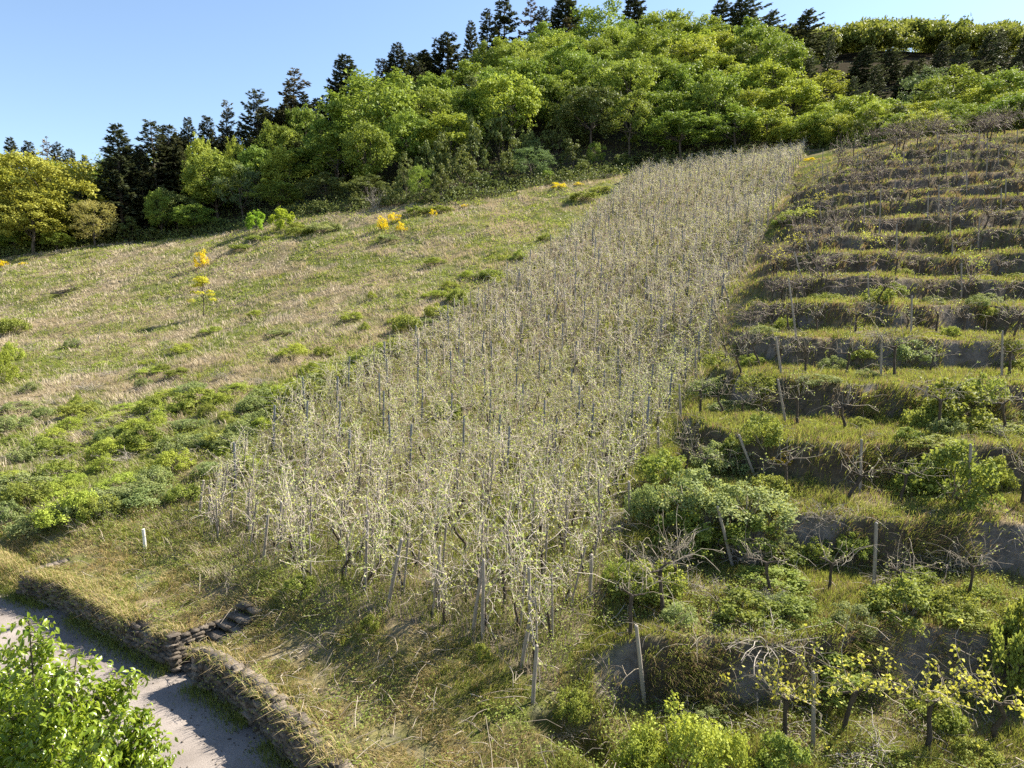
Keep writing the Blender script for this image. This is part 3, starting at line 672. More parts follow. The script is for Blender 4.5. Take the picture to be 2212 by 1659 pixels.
def post_px(name, bx, by, tx, ty, label, cat='post', group=None, mesh=None, thick=1.0):
    x, y, z = hit(bx, by); 
    t = ray(tx, ty); top = np.array([t[0] * y, y, t[1] * y]); base = np.array([x, y, z])
    d = top - base; h = float(np.linalg.norm(d)); h = min(max(h, .5), 3.2)
    o = link(name, mesh or POSTM[int(R.integers(0, 3))], (x, y, wz(z))); q = Vector(d).to_track_quat('Z', 'Y'); e = q.to_euler(); o.rotation_euler = e
    o.scale = (thick, thick, h); return tag(o, label, cat, group)
def posts():
    # end posts down the vineyard's right-hand edge
    ed = [(1275,1302,1278,1198),(1360,1128,1358,1040),(1422,975,1421,922),(1470,905,1467,830),(1503,823,1502,754),(1535,763,1533,690),(1555,700,1522,638),(1575,648,1556,597),
      (1598,605,1592,556),(1618,553,1617,522),(1633,530,1633,492),(1646,513,1646,470),(1658,487,1659,448),(1670,464,1671,424),(1678,443,1677,406),(1686,428,1685,391),(1696,408,1695,375),(1703,394,1703,357),(1709,384,1709,353),(1714,374,1714,345),(1719,367,1719,339),(1724,360,1724,335),(1730,352,1730,330)]
    lab = {0: 'lowest grey post on the steep vineyard edge, beside a bundle of dry stalks', 1: 'grey post just left of the big bramble mound at the vineyard edge', 6: 'lower of the two posts tilting left on the vineyard edge', 7: 'upper tilted post on the vineyard edge, leaning left over the grass strip'}
    for i, (bx, by, tx, ty) in enumerate(ed):
        post_px('edge_post', bx, by, tx, ty, lab.get(i, 'upright grey post in the line closing the right edge of the steep vineyard'), 'post', 'posts along the right edge of the steep vineyard', thick=1.15)
    # corner and foot posts
    for bx, by, tx, ty, l in [(1152,1520,1160,1395,'tall weathered post on the grassy mound at the vineyard corner'),(1146,1395,1142,1228,'thick weathered post behind the corner mound at the foot of the steep vineyard'),
        (1127,1443,1152,1300,'slanting brace pole leaning against the corner posts of the steep vineyard'),(1043,1380,1045,1210,'straight pole with a leaning partner in the front row of the steep vineyard'),(1022,1370,1042,1225,'slanting pole crossing its straight partner in the front row of the steep vineyard'),
        (948,1320,950,1180,'slender stake between the leaning poles of the front vine row'),(838,1310,868,1165,'long stake slanting right among the front vines'),(790,1262,794,1125,'upright pole near the middle of the front vine row'),
        (655,1200,656,1105,'upright pole behind the front vines left of the middle'),(600,1190,608,1085,'pole tilted slightly right near the lower left of the vineyard'),(570,1215,580,1100,'slanting pole near the lower left of the vineyard front row'),
        (430,1118,440,1038,'leftmost stake, leaning right at the lower left corner of the steep vineyard'),(452,1120,455,1045,'second stake from the lower left corner of the steep vineyard'),(500,1130,502,1060,'third stake from the lower left corner of the steep vineyard'),(535,1140,537,1065,'fourth stake from the lower left corner of the steep vineyard')]:
        post_px('vine_pole', bx, by, tx, ty, l, 'pole', 'poles in the front row of the steep vineyard', thick=1.05)
    # terrace posts
    T = [(1688,810,1676,728,1),(1697,916,1680,820,1),(1720,733,1703,602,1),(1732,606,1716,545,1),(1877,653,1875,590,0),(1968,725,1970,640,0),(2077,646,2077,570,0),(1903,813,1905,726,0),(2163,816,2165,715,0),
      (1858,1063,1861,950,'straight post behind the bare vines, right of the bramble mound'),(2092,1095,2096,960,'tall sturdy post among bare vines above the big green bush, far right terrace'),(1630,1030,1596,940,'post tilting left out of the big bramble mound'),(1990,876,2005,836,'short crooked stump of a post leaning right under the leafy bush'),
      (1582,1223,1550,1095,'tall post tilting left at the end of the second terrace from the bottom'),(1888,1270,1893,1130,'straight pale post standing between gnarled vines on the second terrace from the bottom'),(1755,1613,1757,1452,'thick post with yellow vine leaves around it on the bottom terrace'),(1392,1523,1374,1352,'dark post tilting left at the end of the bottom terrace'),
      (1760,530,1752,473,1),(1748,553,1737,510,1),(1776,493,1770,444,1),(1787,446,1785,412,1),(1780,440,1776,353,1),(1788,398,1788,360,1),(1777,347,1778,322,1),(1853,362,1853,328,0),(1863,373,1863,335,0),(1937,333,1937,297,0),(1951,370,1952,330,0),(1905,386,1905,348,0),(1897,405,1898,367,0),(1899,513,1903,407,0),(1933,420,1934,382,0),(1867,480,1868,428,0),
      (1937,553,1937,485,0),(2008,400,2008,357,0),(2043,383,2045,333,0),(2030,346,2030,308,0),(2054,357,2055,317,0),(2025,330,2025,288,0),(2088,420,2088,368,0),(2130,388,2132,345,0),(2115,317,2115,280,0),(2132,340,2133,300,0),(2156,353,2157,323,0),(2196,310,2198,280,0),(2195,343,2197,313,0),(2172,436,2173,386,0),(2162,460,2163,407,0),(2028,466,2028,400,0),(2004,470,2005,417,0),(2052,510,2054,447,0),(2112,540,2116,470,0),(2057,553,2058,520,0)]
    for bx, by, tx, ty, l in T:
        lb = l if isinstance(l, str) else ('leaning end post at the left end of an upper terrace row' if l == 1 else 'plain upright wooden post in an upper terrace vine row')
        post_px('trellis_post', bx, by, tx, ty, lb, 'post', 'posts carrying the terrace vine rows', thick=1.0)
    # others in the open
    post_px('marker_post', 314, 1186, 310, 1143, 'short whitish post alone in the grass above the stone wall', 'post', mesh=post_mesh('marker_post', 1, .05, M_WHITEP, 21), thick=1)
    mp = post_mesh('meadow_pole', 1, .03, M_DEADW, 22)
    post_px('meadow_pole', 210, 742, 219, 702, 'thin bare pole tilting right in the meadow, nearer of two', 'pole', 'bare poles left in the meadow', mp)
    post_px('meadow_pole', 262, 712, 268, 683, 'thin bare pole tilting right in the meadow, farther of two', 'pole', 'bare poles left in the meadow', mp)
    # steel posts and stakes inside the vineyard
    cnt = 0; last = {}
    for x, y, k, s in VP:
        if y - last.get(k, -9) > 3.6 + (k % 3) * .3 and cnt < 310 and s < .97:
            last[k] = y; cnt += 1
            if y < 25: continue
            o = link('steel_post', STEELM, (x + .1, y, wz(float(Hz(x, y)))), (R.normal() * .02, .03 + R.normal() * .03, R.normal() * .2), (1.15, 1.15, R.uniform(.9, 1.08)))
            tag(o, 'slim grey steel post among the vines inside the steep vineyard', 'post', 'steel posts inside the steep vineyard')
    for x, y, k, s in VP[:140]:
        if R.random() < .7:
            o = link('vine_stake', STAKEM[int(R.integers(0, 2))], (x + .06, y - .05, wz(float(Hz(x, y)))), (R.normal() * .06, .05 + R.normal() * .08, 0), (1, 1, R.uniform(.85, 1.1)))
            tag(o, 'thin wooden stake holding a vine in the lower steep vineyard', 'stake', 'wooden stakes of the lower steep vineyard')
posts()

# ------------------------------------------------------------------ terrace vines
TVP = []
for i in range(12):
    t, c, l = terrace_vine(300 + i, 1 if 5 <= i < 8 else 0, 2.0 if i >= 8 else 1.0)
    TVP.append([('trunk', t.mesh('vine_trunk', M_VBARK)), ('canes', c.mesh('vine_canes', M_CANEB if i >= 8 else M_CANEG)), ('leaves', l.mesh('vine_leaves', M_VLEAFY if 5 <= i < 8 else M_VLEAF))])
def terrace_vines():
    # one row along the middle of each tread: rows are traced where the tread mask is strong
    cand = []
    for a in np.linspace(.16, .8, 330):
        ys = np.exp(np.linspace(math.log(10.5), math.log(72), 900)); xs = a * ys
        tr = grid_sample(G_TREAD, xs, ys) * (terr_mask(xs, ys) > .8)
        on = tr > .5; st = None
        for i in range(len(ys)):
            if on[i] and st is None: st = i
            if (not on[i] or i == len(ys) - 1) and st is not None:
                y = ys[st] * .45 + ys[i - 1] * .55
                cand.append((a * y, y)); st = None
    cand.sort(key=lambda p: p[1]); kept = []
    for x, y in cand:
        sp = 1.25 + .012 * y
        if all((x - u) ** 2 + ((y - v) * 1.6) ** 2 > sp * sp for u, v in kept[-160:]): kept.append((x, y))
    return kept
TV = terrace_vines()
def plant_terraces():
    n_ = 0
    for x, y in TV:
        z = float(Hz(x, y)); px, py = proj(x, y, z)
        if px > 2300 or n_ >= 275 or R.random() < .08: continue
        bottom = y < 13.6
        v = int(R.integers(5, 8)) if bottom or R.random() < .03 else int(R.integers(0, 5)) if y < 32 else int(R.integers(8, 12))
        row = 'bottom' if bottom else 'second' if y < 17.4 else 'third' if y < 20 else None
        if row == 'bottom': lb = 'gnarled grapevine with clusters of yellow young leaves on the bottom terrace'
        elif row: lb = 'bare gnarled grapevine with grey canes on the %s terrace from the bottom' % row
        elif y < 42: lb = 'bare trellised grapevine on one of the middle terraces'
        else: lb = 'bare brownish grapevine on the upper terraces below the woods'
        s = R.uniform(.85, 1.2)
        place('terrace_grapevine', ('tv', v), TVP[v], (x, y + R.normal() * .1, wz(z)), (R.normal() * .05, R.normal() * .14, R.normal() * .25 + (math.pi if R.random() < .5 else 0)), (s, s, s * R.uniform(.9, 1.15)), lb, 'grapevine', 'trellised vines on the terraces'); n_ += 1
    for q in range(50):
        a = R.uniform(.46, .8); y = R.choice([66.5, 70., 73.5]) + R.normal() * .3; x = a * y; v = int(R.integers(8, 12)); s = R.uniform(1.1, 1.4)
        place('terrace_grapevine', ('tv', v), TVP[v], (x, y, wz(float(Hz(x, y)))), (0, R.normal() * .1, R.normal() * .25), (s, s, s * 1.2), 'tall brown-caned grapevine in the uppermost row along the crest of the terraces', 'grapevine', 'trellised vines on the terraces')
    print('terrace vines', n_, len(TV))
plant_terraces()

# ------------------------------------------------------------------ crowns
def leaf_cloud(mb, C, rad, n_, leaf, r, up=.5, flat=.75, jit=.35, t0=None, hang=0.0):
    """a clump: leaf kites spread through a shell around C, facing outward and up"""
    d = rdir(n_, r); d[:, 2] = np.where(d[:, 2] < -.35, -d[:, 2], d[:, 2])
    rr = rad * (r.random(n_) ** .45); p = np.asarray(C) + d * rr[:, None] * [1, 1, flat]
    nn = d * .8 + rdir(n_, r) * jit * 1.6 + [0, 0, up]; D = rdir(n_, r) + d * .4 + [0, 0, -hang]
    l = leaf * r.uniform(.6, 1.35, n_); b = r.random() if t0 is None else t0
    mb.cards(p, D, nn, l, l * .68, np.clip(b * .65 + r.random(n_) * .35, 0, 1))
def broadleaf(seed, H=10., Wd=8., ncl=70, per=85, leaf=.30, gap=0., base=.18):
    r = np.random.default_rng(seed); cr, tk = MB(), MB()
    R_ = np.array([Wd / 2, Wd / 2, H * (1 - base) / 2]); c0 = np.array([0, 0, H * base + R_[2]])
    lob = rdir(5, r)                                                     # a few big boughs give the uneven outline
    cen = []; nl = max(10, ncl // 4); ga_ = math.pi * (3 - math.sqrt(5)); ph = r.random() * 6.28
    for j in range(nl):
        zf = 1 - (j + .5) / nl * 1.8; an = ph + j * ga_ + r.normal() * .3; q = math.sqrt(max(0, 1 - zf * zf)); d = np.array([math.cos(an) * q, math.sin(an) * q, zf])
        L = c0 + d * R_ * r.uniform(.58, .80); L[2] = max(L[2], .6); lr = Wd * r.uniform(.16, .25); cen.append(L); bt = r.random()
        if r.random() < gap * .6: continue
        for c in range(6):
            e = rdir(1, r)[0] * .8 + d * .6 + [0, 0, .35]; e /= np.linalg.norm(e)
            leaf_cloud(cr, L + e * lr * [1, 1, .9] * r.uniform(.5, 1.0), lr * r.uniform(.36, .6), int(per * r.uniform(.5, 1.2)), leaf, r, flat=.85, t0=np.clip(bt * .7 + r.random() * .3, 0, 1))
            if r.random() < .35: leaf_cloud(cr, L + e * lr * 1.28, lr * .24, int(per * .2), leaf, r)
        leaf_cloud(cr, L, lr * .7, int(per * .5), leaf, r)
    th = H * .62; pts = np.c_[np.cumsum(r.normal(size=6)) * .1, np.cumsum(r.normal(size=6)) * .1, np.linspace(-.3, th, 6)]; rt = H * .017
    tk.tube(pts, np.linspace(rt * 1.3, rt * .45, 6), 7)
    for i in r.choice(len(cen), min(16, len(cen)), replace=False):
        j = r.integers(2, 6); m = (pts[j] + cen[i]) / 2 + r.normal(size=3) * .25 + [0, 0, -.2]
        tk.tube([pts[j], m, cen[i]], [rt * .45, rt * .3, rt * .12], 5, cap=False)
    return tk, cr
def conifer(seed, H=16., Wd=6.5, ragged=.3, lean=0., sweep=0., bare=.12, gapw=.55):
    """spruce / pine: leader, whorls of boughs, sprays of needles; sweep pushes boughs to +x as the wind does"""
    r = np.random.default_rng(seed); cr, tk = MB(), MB()
    zz = np.linspace(-.3, H, 9); off = lambda z: np.array([lean * H * (max(z, 0) / H) ** 1.6, 0, z])
    tk.tube([off(z) for z in zz], np.linspace(H * .016, .02, 9), 7)
    z = H * bare
    while z < H * .985:
        f = (z - H * bare) / (H * (1 - bare)); env = Wd / 2 * (1 - f) ** .66 * (1.0 if f > .12 else .62 + 3.1 * f) * (.86 + .28 * r.random()) + .22
        nb = int(r.integers(6, 9)) if f < .85 else 6; a0 = r.random() * 6.28
        for b in range(nb):
            if r.random() < ragged * .25: continue
            zb = z + r.uniform(-.5, .5) * gapw; an = a0 + b * 6.283 / nb + r.normal() * .25; L = env * r.uniform(1 - ragged, 1.12)
            dx, dy = math.cos(an), math.sin(an)
            if sweep: L *= 1 + sweep * dx * .9; dx += sweep * .55
            rise = .55 * f + .1 + sweep * .25
            pts = [off(min(zb, H * .985)) + np.array([dx * L * t, dy * L * t, L * (rise * t - .42 * (1 - f) * t * t + .12 * t ** 3)]) for t in (0, .3, .6, .85, 1.)]
            pts = np.array(pts); tk.tube(pts, np.linspace(.05, .012, 5) * (L / 3 + .2), 4, cap=False)
            ns = max(5, int(L * 7.5)); tt = r.uniform(.18, 1.0, ns) ** .8; i = np.minimum((tt * 4).astype(int), 3); u = tt * 4 - i
            base = pts[i] * (1 - u[:, None]) + pts[i + 1] * u[:, None]; out = np.array([dx, dy, .15]); side = np.array([-dy, dx, 0])
            for sgn in (-1, 1, 0):
                D = out * r.uniform(.4, 1.0, ns)[:, None] + side * sgn * r.uniform(.4, 1.0, ns)[:, None] + r.normal(size=(ns, 3)) * .22 + [sweep * .4, 0, -.2 + .2 * f]
                l = r.uniform(.5, 1.1, ns) * (.5 + .5 * (1 - f)) * (1.1 - .3 * tt)
                cr.cards(base + r.normal(size=(ns, 3)) * .05, D, r.normal(size=(ns, 3)) * .45 + [0, 0, 1], l, l * .42, np.clip(tt * .7 + r.normal(size=ns) * .2, 0, 1), fold=-.2)
        z += gapw * .85 * r.uniform(.7, 1.3) * (1.15 - .5 * f)
    return tk, cr
def shrub(seed, Wd=3., H=2.4, ncl=26, per=70, leaf=.16, stems=10, hang=.0, upr=.0):
    r = np.random.default_rng(seed); cr, tk = MB(), MB()
    for i in range(ncl):
        an = r.random() * 6.283; f = math.sqrt(r.random()); d = np.array([math.cos(an) * f, math.sin(an) * f]); top = H * math.sqrt(max(0, 1 - (f * .92) ** 2)) * r.uniform(.7, 1.05)
        zc = top - .14 * H if i % 3 else top * r.uniform(.2, .6)
        leaf_cloud(cr, [d[0] * Wd * .42, d[1] * Wd * .42, max(zc, .12)], Wd * r.uniform(.08, .15), int(per * r.uniform(.6, 1.4)), leaf, r, hang=hang, flat=1 if upr else .75)
        if r.random() < .55: leaf_cloud(cr, [d[0] * Wd * .47, d[1] * Wd * .47, max(zc, .1) + H * .16], Wd * .045, int(per * .22), leaf, r)
    for i in range(stems):
        tk.tube(walk([r.normal() * .1, r.normal() * .1, -.1], [r.normal() * .5, r.normal() * .5, 1], H * r.uniform(.6, .95), 4, .15, .1, r), np.linspace(.028, .006, 5) * (Wd / 2.5), 4, r.random(), cap=False)
    return tk, cr
def bare_shrub(seed, Wd=3., H=2.6, n_=34):
    r = np.random.default_rng(seed); tk, tw = MB(), MB()
    for i in range(n_):
        p = walk([r.normal() * .15, r.normal() * .15, -.1], [r.normal() * .55, r.normal() * .55, .9], H * r.uniform(.6, 1.1), 5, .2, .25, r); tk.tube(p, np.linspace(.025, .008, 6), 4, r.random(), cap=False)
        for q in range(5): j = r.integers(2, 6); tw.tube(walk(p[j], rdir(1, r)[0] * [1, 1, .6], r.uniform(.3, .8), 3, .25, .2, r), np.linspace(.010, .005, 4), 3, r.random(), cap=False)
    return tk, tw
def parts(pair, mat, tm=None, n1='trunk', n2='crown'):
    t, c = pair; return [(n1, t.mesh(n1, tm or M_BARK)), (n2, c.mesh(n2, mat))]
LIB = {}
for i in range(6):
    g = broadleaf(400 + i, ncl=64 + i * 4, per=80, leaf=.27 + .02 * (i % 3), gap=.06 * (i % 3), base=.10 + .04 * (i % 3)); LIB['oak', i] = parts(g, M_OAK); 
    LIB['oliv', i] = [(n_, me.copy()) for n_, me in LIB['oak', i]]; LIB['oliv', i][1][1].materials[0] = M_OLIVE
    LIB['yel', i] = [(n_, me.copy()) for n_, me in LIB['oak', i]]; LIB['yel', i][1][1].materials[0] = M_YEL
LIB['locust', 0] = parts(broadleaf(450, H=12, Wd=9, ncl=90, per=90, leaf=.28, gap=.08, base=.04), M_LOCUST)
LIB['locust', 1] = parts(broadleaf(451, H=12, Wd=9, ncl=84, per=90, leaf=.28, gap=.10, base=.04), M_LOCUST)
LIB['pale', 0] = parts(broadleaf(452, H=9, Wd=7.4, ncl=80, per=60, leaf=.22, gap=.1, base=.06), M_PALE)
LIB['grey', 0] = parts(broadleaf(453, H=9, Wd=7, ncl=60, per=60, leaf=.24, gap=.1, base=.1), M_GREY)
for i in range(4): LIB['fir', i] = parts(conifer(470 + i, 16, [6.5, 7.5, 6, 8][i], [.25, .4, .3, .5][i], bare=.06, gapw=[.5, .6, .5, .7][i]), M_FIR)
for i in range(2): LIB['pine', i] = parts(conifer(480 + i, 14, 7, .5, .04, .15, .12, .8), M_BROWNN)
for i in range(3): LIB['wind', i] = parts(conifer(485 + i, 15, 7.5, .45, .10 + .05 * i, .45, .08, .62), M_PINE)
LIB['thin', 0] = parts(conifer(490, 15, 5, .5, .02, 0, .2, .95), M_FIR)
LIB['dead', 0] = parts(conifer(491, 13, 4.4, .5, 0, 0, .2, 1.3), M_CANEG)
for i in range(4): LIB['shrub', i] = parts(shrub(500 + i, 3.2, 2.6 + .3 * i, 30, 60, .17), M_OLIVE, None, 'stems', 'foliage')
for i in range(3): LIB['bram', i] = parts(shrub(510 + i, 3., 1.5, 38, 80, .12, 12), M_BRAM, M_CANEG, 'stems', 'foliage')
for i in range(2): LIB['bramg', i] = parts(shrub(515 + i, 3., 1.6, 44, 90, .10, 18), M_BRAMG, M_CANEG, 'stems', 'foliage')
LIB['brampale', 0] = parts(shrub(518, 3., 1.6, 46, 110, .085, 14), M_YEL, M_CANEG, 'stems', 'foliage')
LIB['green', 0] = parts(broadleaf(519, H=2.5, Wd=2.5, ncl=44, per=55, leaf=.15, base=.1), M_LIME)
LIB['broom', 0] = parts(shrub(520, 2., 1.8, 20, 60, .10, 16, upr=1), M_BROOM, M_BARK, 'stems', 'blossoms')
LIB['broom', 1] = parts(shrub(521, 1.8, 1.4, 16, 50, .10, 16, upr=1), M_BROOM, M_BARK, 'stems', 'blossoms')
LIB['orange', 0] = parts(shrub(522, 1.6, 1., 14, 40, .08, 10), M_ORANGE, M_CANEG, 'stems', 'foliage')
for i in range(3):
    t_, w_ = bare_shrub(523 + i, 3 + .3 * i, 2.6 - .3 * i); t_.tube([[0, 0, -.2], [0, 0, .1]], .2, 6)
    V_, Q_, T_, M_ = w_.arrays(); t_.add(V_, Q_, T_); LIB['bare', i] = [('branches', t_.mesh('branches', M_DEADW))]
SIZE = {'oak': (8.4, 10), 'oliv': (8.4, 10), 'yel': (8.4, 10), 'locust': (9.5, 12), 'pale': (7.6, 9), 'grey': (7.4, 9), 'fir': (7, 16), 'pine': (7.2, 14), 'wind': (8, 15), 'thin': (5, 15), 'dead': (4.4, 13),
        'shrub': (3.3, 3), 'bram': (3.1, 1.6), 'bramg': (3.1, 1.7), 'brampale': (3.1, 1.7), 'green': (2.6, 2.5), 'broom': (2.1, 1.9), 'orange': (1.7, 1.05), 'bare': (3.6, 2.6)}
NAME = {'oak': 'broadleaf_tree', 'oliv': 'broadleaf_tree', 'yel': 'broadleaf_tree', 'locust': 'locust_tree', 'pale': 'broadleaf_tree', 'grey': 'broadleaf_tree', 'fir': 'conifer_tree', 'pine': 'pine_tree', 'wind': 'windswept_pine', 'thin': 'conifer_tree', 'dead': 'dead_conifer',
        'shrub': 'woodland_shrub', 'bram': 'bramble_bush', 'bramg': 'bramble_bush', 'brampale': 'bramble_bush', 'green': 'young_tree', 'broom': 'broom_bush', 'orange': 'rusty_bush', 'bare': 'bare_shrub'}
CAT = {'broadleaf_tree': 'tree', 'locust_tree': 'tree', 'conifer_tree': 'tree', 'pine_tree': 'tree', 'windswept_pine': 'tree', 'dead_conifer': 'tree', 'young_tree': 'tree'}
PLACED = []
def plant(kind, x, y, h, w, label, group, rot=None, sink=.1):
    var = [k[1] for k in LIB if k[0] == kind]; v = var[int(R.integers(0, len(var)))]
    W0, H0 = SIZE[kind]; z = float(Hz(x, y)); nm = NAME[kind]
    rz = R.uniform(0, 6.28) if kind not in ('wind', 'pine') else R.normal() * .5
    if rot is not None: rz = rot
    o = place(nm, (kind, v), LIB[kind, v], (x, y, wz(z) - sink), (0, 0, rz), (w / W0, w / W0, h / H0), label, CAT.get(nm, 'bush'), group)
    PLACED.append((x, y, w)); return o
def plant_px(kind, px, ytop, Y, w_px, label, group=None, hmin=2., hmax=26., rot=None):
    """a tree seen with its top at (px, ytop) standing at depth Y"""
    a, t = ray(px, ytop); a = float(a); x = a * Y; h = float(t) * Y - float(Hz(x, Y))
    h = float(np.clip(h, hmin, hmax)); return plant(kind, x, Y, h, w_px * Y / F, label, group, rot)
def bush_px(kind, px, by, w_px, h_px, label, group=None, rot=None):
    """a bush whose foot is seen at (px, by)"""
    x, y, z = hit(px, by); d = y * CP_ - z * SP_
    return plant(kind, x, y, h_px * d / F, w_px * d / F, label, group, rot)

def woods():
    G1 = 'conifers along the wooded skyline'
    # --- skyline conifers, left to right
    for k, px, yt, Y, w, lb in [
        ('fir', 22, 298, 175, 52, 'dark conifer at the far left end of the distant treeline'), ('fir', 60, 305, 178, 50, 'dark rounded conifer behind the yellow-green trees, second of the distant treeline'),
        ('dead', 100, 297, 176, 40, 'bare greyish treetop among dark conifers above the yellow-green trees'), ('fir', 122, 308, 170, 46, 'dark conifer just right of the bare greyish treetop'),
        ('fir', 150, 322, 160, 44, 'dark conifer stepping down towards the gap in the distant treeline'), ('fir', 182, 335, 150, 40, 'smaller brownish conifer at the low point of the skyline'),
        ('fir', 252, 270, 116, 92, 'tall dark spruce with ragged drooping boughs standing free against the sky at the meadow corner'),
        ('thin', 330, 258, 120, 70, 'tall dark conifer with sky showing through its lower boughs, right of the ragged spruce'), ('fir', 362, 270, 124, 84, 'broad dark conifer crowding the one with see-through boughs'),
        ('fir', 405, 254, 128, 52, 'slim dark conifer with pointed top above the small yellow tree'), ('fir', 446, 251, 130, 62, 'dark pointed conifer directly left of the tan-tipped pine'),
        ('pine', 484, 220, 134, 62, 'tan-tipped pine with upswept boughs, first brownish top on the skyline from the left'), ('fir', 553, 194, 136, 74, 'dark spire-shaped conifer between the two tan pines'), ('fir', 585, 232, 134, 60, 'short dark conifer filling the gap beside the spire'),
        ('pine', 626, 152, 142, 92, 'large open-crowned tan pine with layered boughs against the sky'), ('fir', 700, 205, 144, 50, 'small dark conifer in the dip between two larger crowns'),
        ('fir', 745, 120, 148, 92, 'broad dark-topped conifer above the big bright oak'), ('pine', 818, 126, 154, 54, 'brown-tinged pine left of a taller dark conifer'), ('fir', 858, 94, 156, 66, 'dark conifer with rounded layered top above the brown-tinged pine'),
        ('fir', 918, 110, 160, 66, 'dark conifer tucked in left of the blackish broad crown'), ('fir', 966, 72, 164, 88, 'blackish broad conifer crown standing on the slope shoulder'), ('fir', 1017, 46, 172, 44, 'thin conifer leaning out at the left edge of the leafy hilltop'),
        ('thin', 1052, 16, 182, 48, 'layered pine with bare lower stem on the hilltop'), ('thin', 1090, -8, 186, 66, 'tall airy pine whose tip leaves the top of the photo'), ('dead', 1147, -5, 190, 46, 'purplish bare conifer between leafy crowns and sky'),
        ('fir', 1172, 14, 188, 50, 'dark leaning conifer right of the purplish bare one'), ('fir', 1222, -8, 196, 96, 'broad dark conifer at the hilltop above a tan pine'), ('pine', 1218, 40, 190, 60, 'tan pine just under the hilltop among bright leaves'),
        ('fir', 1370, -30, 205, 74, 'lone dark conifer rising over the leafy hilltop, cut by the top of the photo'),
        ('wind', 1530, -5, 200, 84, 'first windswept pine right of the leafy hilltop'), ('wind', 1582, -14, 200, 92, 'tallest windswept pine on the right skyline'), ('wind', 1632, 28, 190, 66, 'windswept pine with a bare branch pointing right'), ('wind', 1668, 60, 176, 74, 'dark pine filling below the windswept row'), ('wind', 1700, 32, 182, 80, 'strongly bent pine leaning right against the sky')]:
        plant_px(k, px, yt, Y, w * 1.3, lb, G1, hmin=7)
    for q in range(34):
        px = R.uniform(205, 1040); yt = np.interp(px, [200, 252, 330, 405, 480, 553, 626, 700, 745, 858, 966, 1040], [330, 296, 276, 272, 256, 220, 185, 214, 145, 118, 96, 60]) + R.uniform(4, 46)
        plant_px('fir', px, yt, np.interp(px, [200, 600, 1040], [122, 140, 182]) + R.uniform(-9, 5), R.uniform(60, 105), 'dark conifer filling the belt just under the skyline of the left slope', 'conifers under the skyline', hmin=7)
    # --- windswept pines on the right-hand slope, in front of the far green ridge
    for j, (px, yt, Y, w) in enumerate([(1735, 95, 165, 70), (1785, 66, 170, 80), (1845, 58, 172, 92), (1912, 62, 172, 84), (1878, 110, 160, 80), (1960, 100, 165, 84), (2022, 58, 172, 90), (2062, 90, 166, 84), (2118, 45, 172, 96), (2150, 72, 168, 92), (2205, 60, 170, 96), (2250, 80, 168, 90), (1830, 130, 150, 76), (1940, 140, 150, 76), (2090, 130, 152, 86), (2180, 125, 152, 90), (2040, 150, 146, 70), (1745, 150, 150, 80), (1860, 165, 138, 80), (1985, 160, 140, 84), (2110, 160, 140, 90), (2170, 165, 136, 90)]):
        lbs = {3: 'dark windswept pine whose black top leans right before the green ridge', 8: 'tallest windswept pine near the right edge of the photo', 2: 'windswept pine with a wide flat-layered crown, left part of the right-hand pine belt'}
        plant_px('wind', px, yt + 16 + 26 * math.sin(px * 1.7), Y - 16 + 8 * math.sin(px * 2.9), w * (.72 + .2 * math.sin(px * 3.1)), lbs.get(j, 'dark windswept pine in the belt below the far green ridge'), 'windswept pines below the far ridge', hmin=7)
    # --- trees with a place of their own
    G2 = 'broadleaf trees at the edge of the meadow and vineyard'
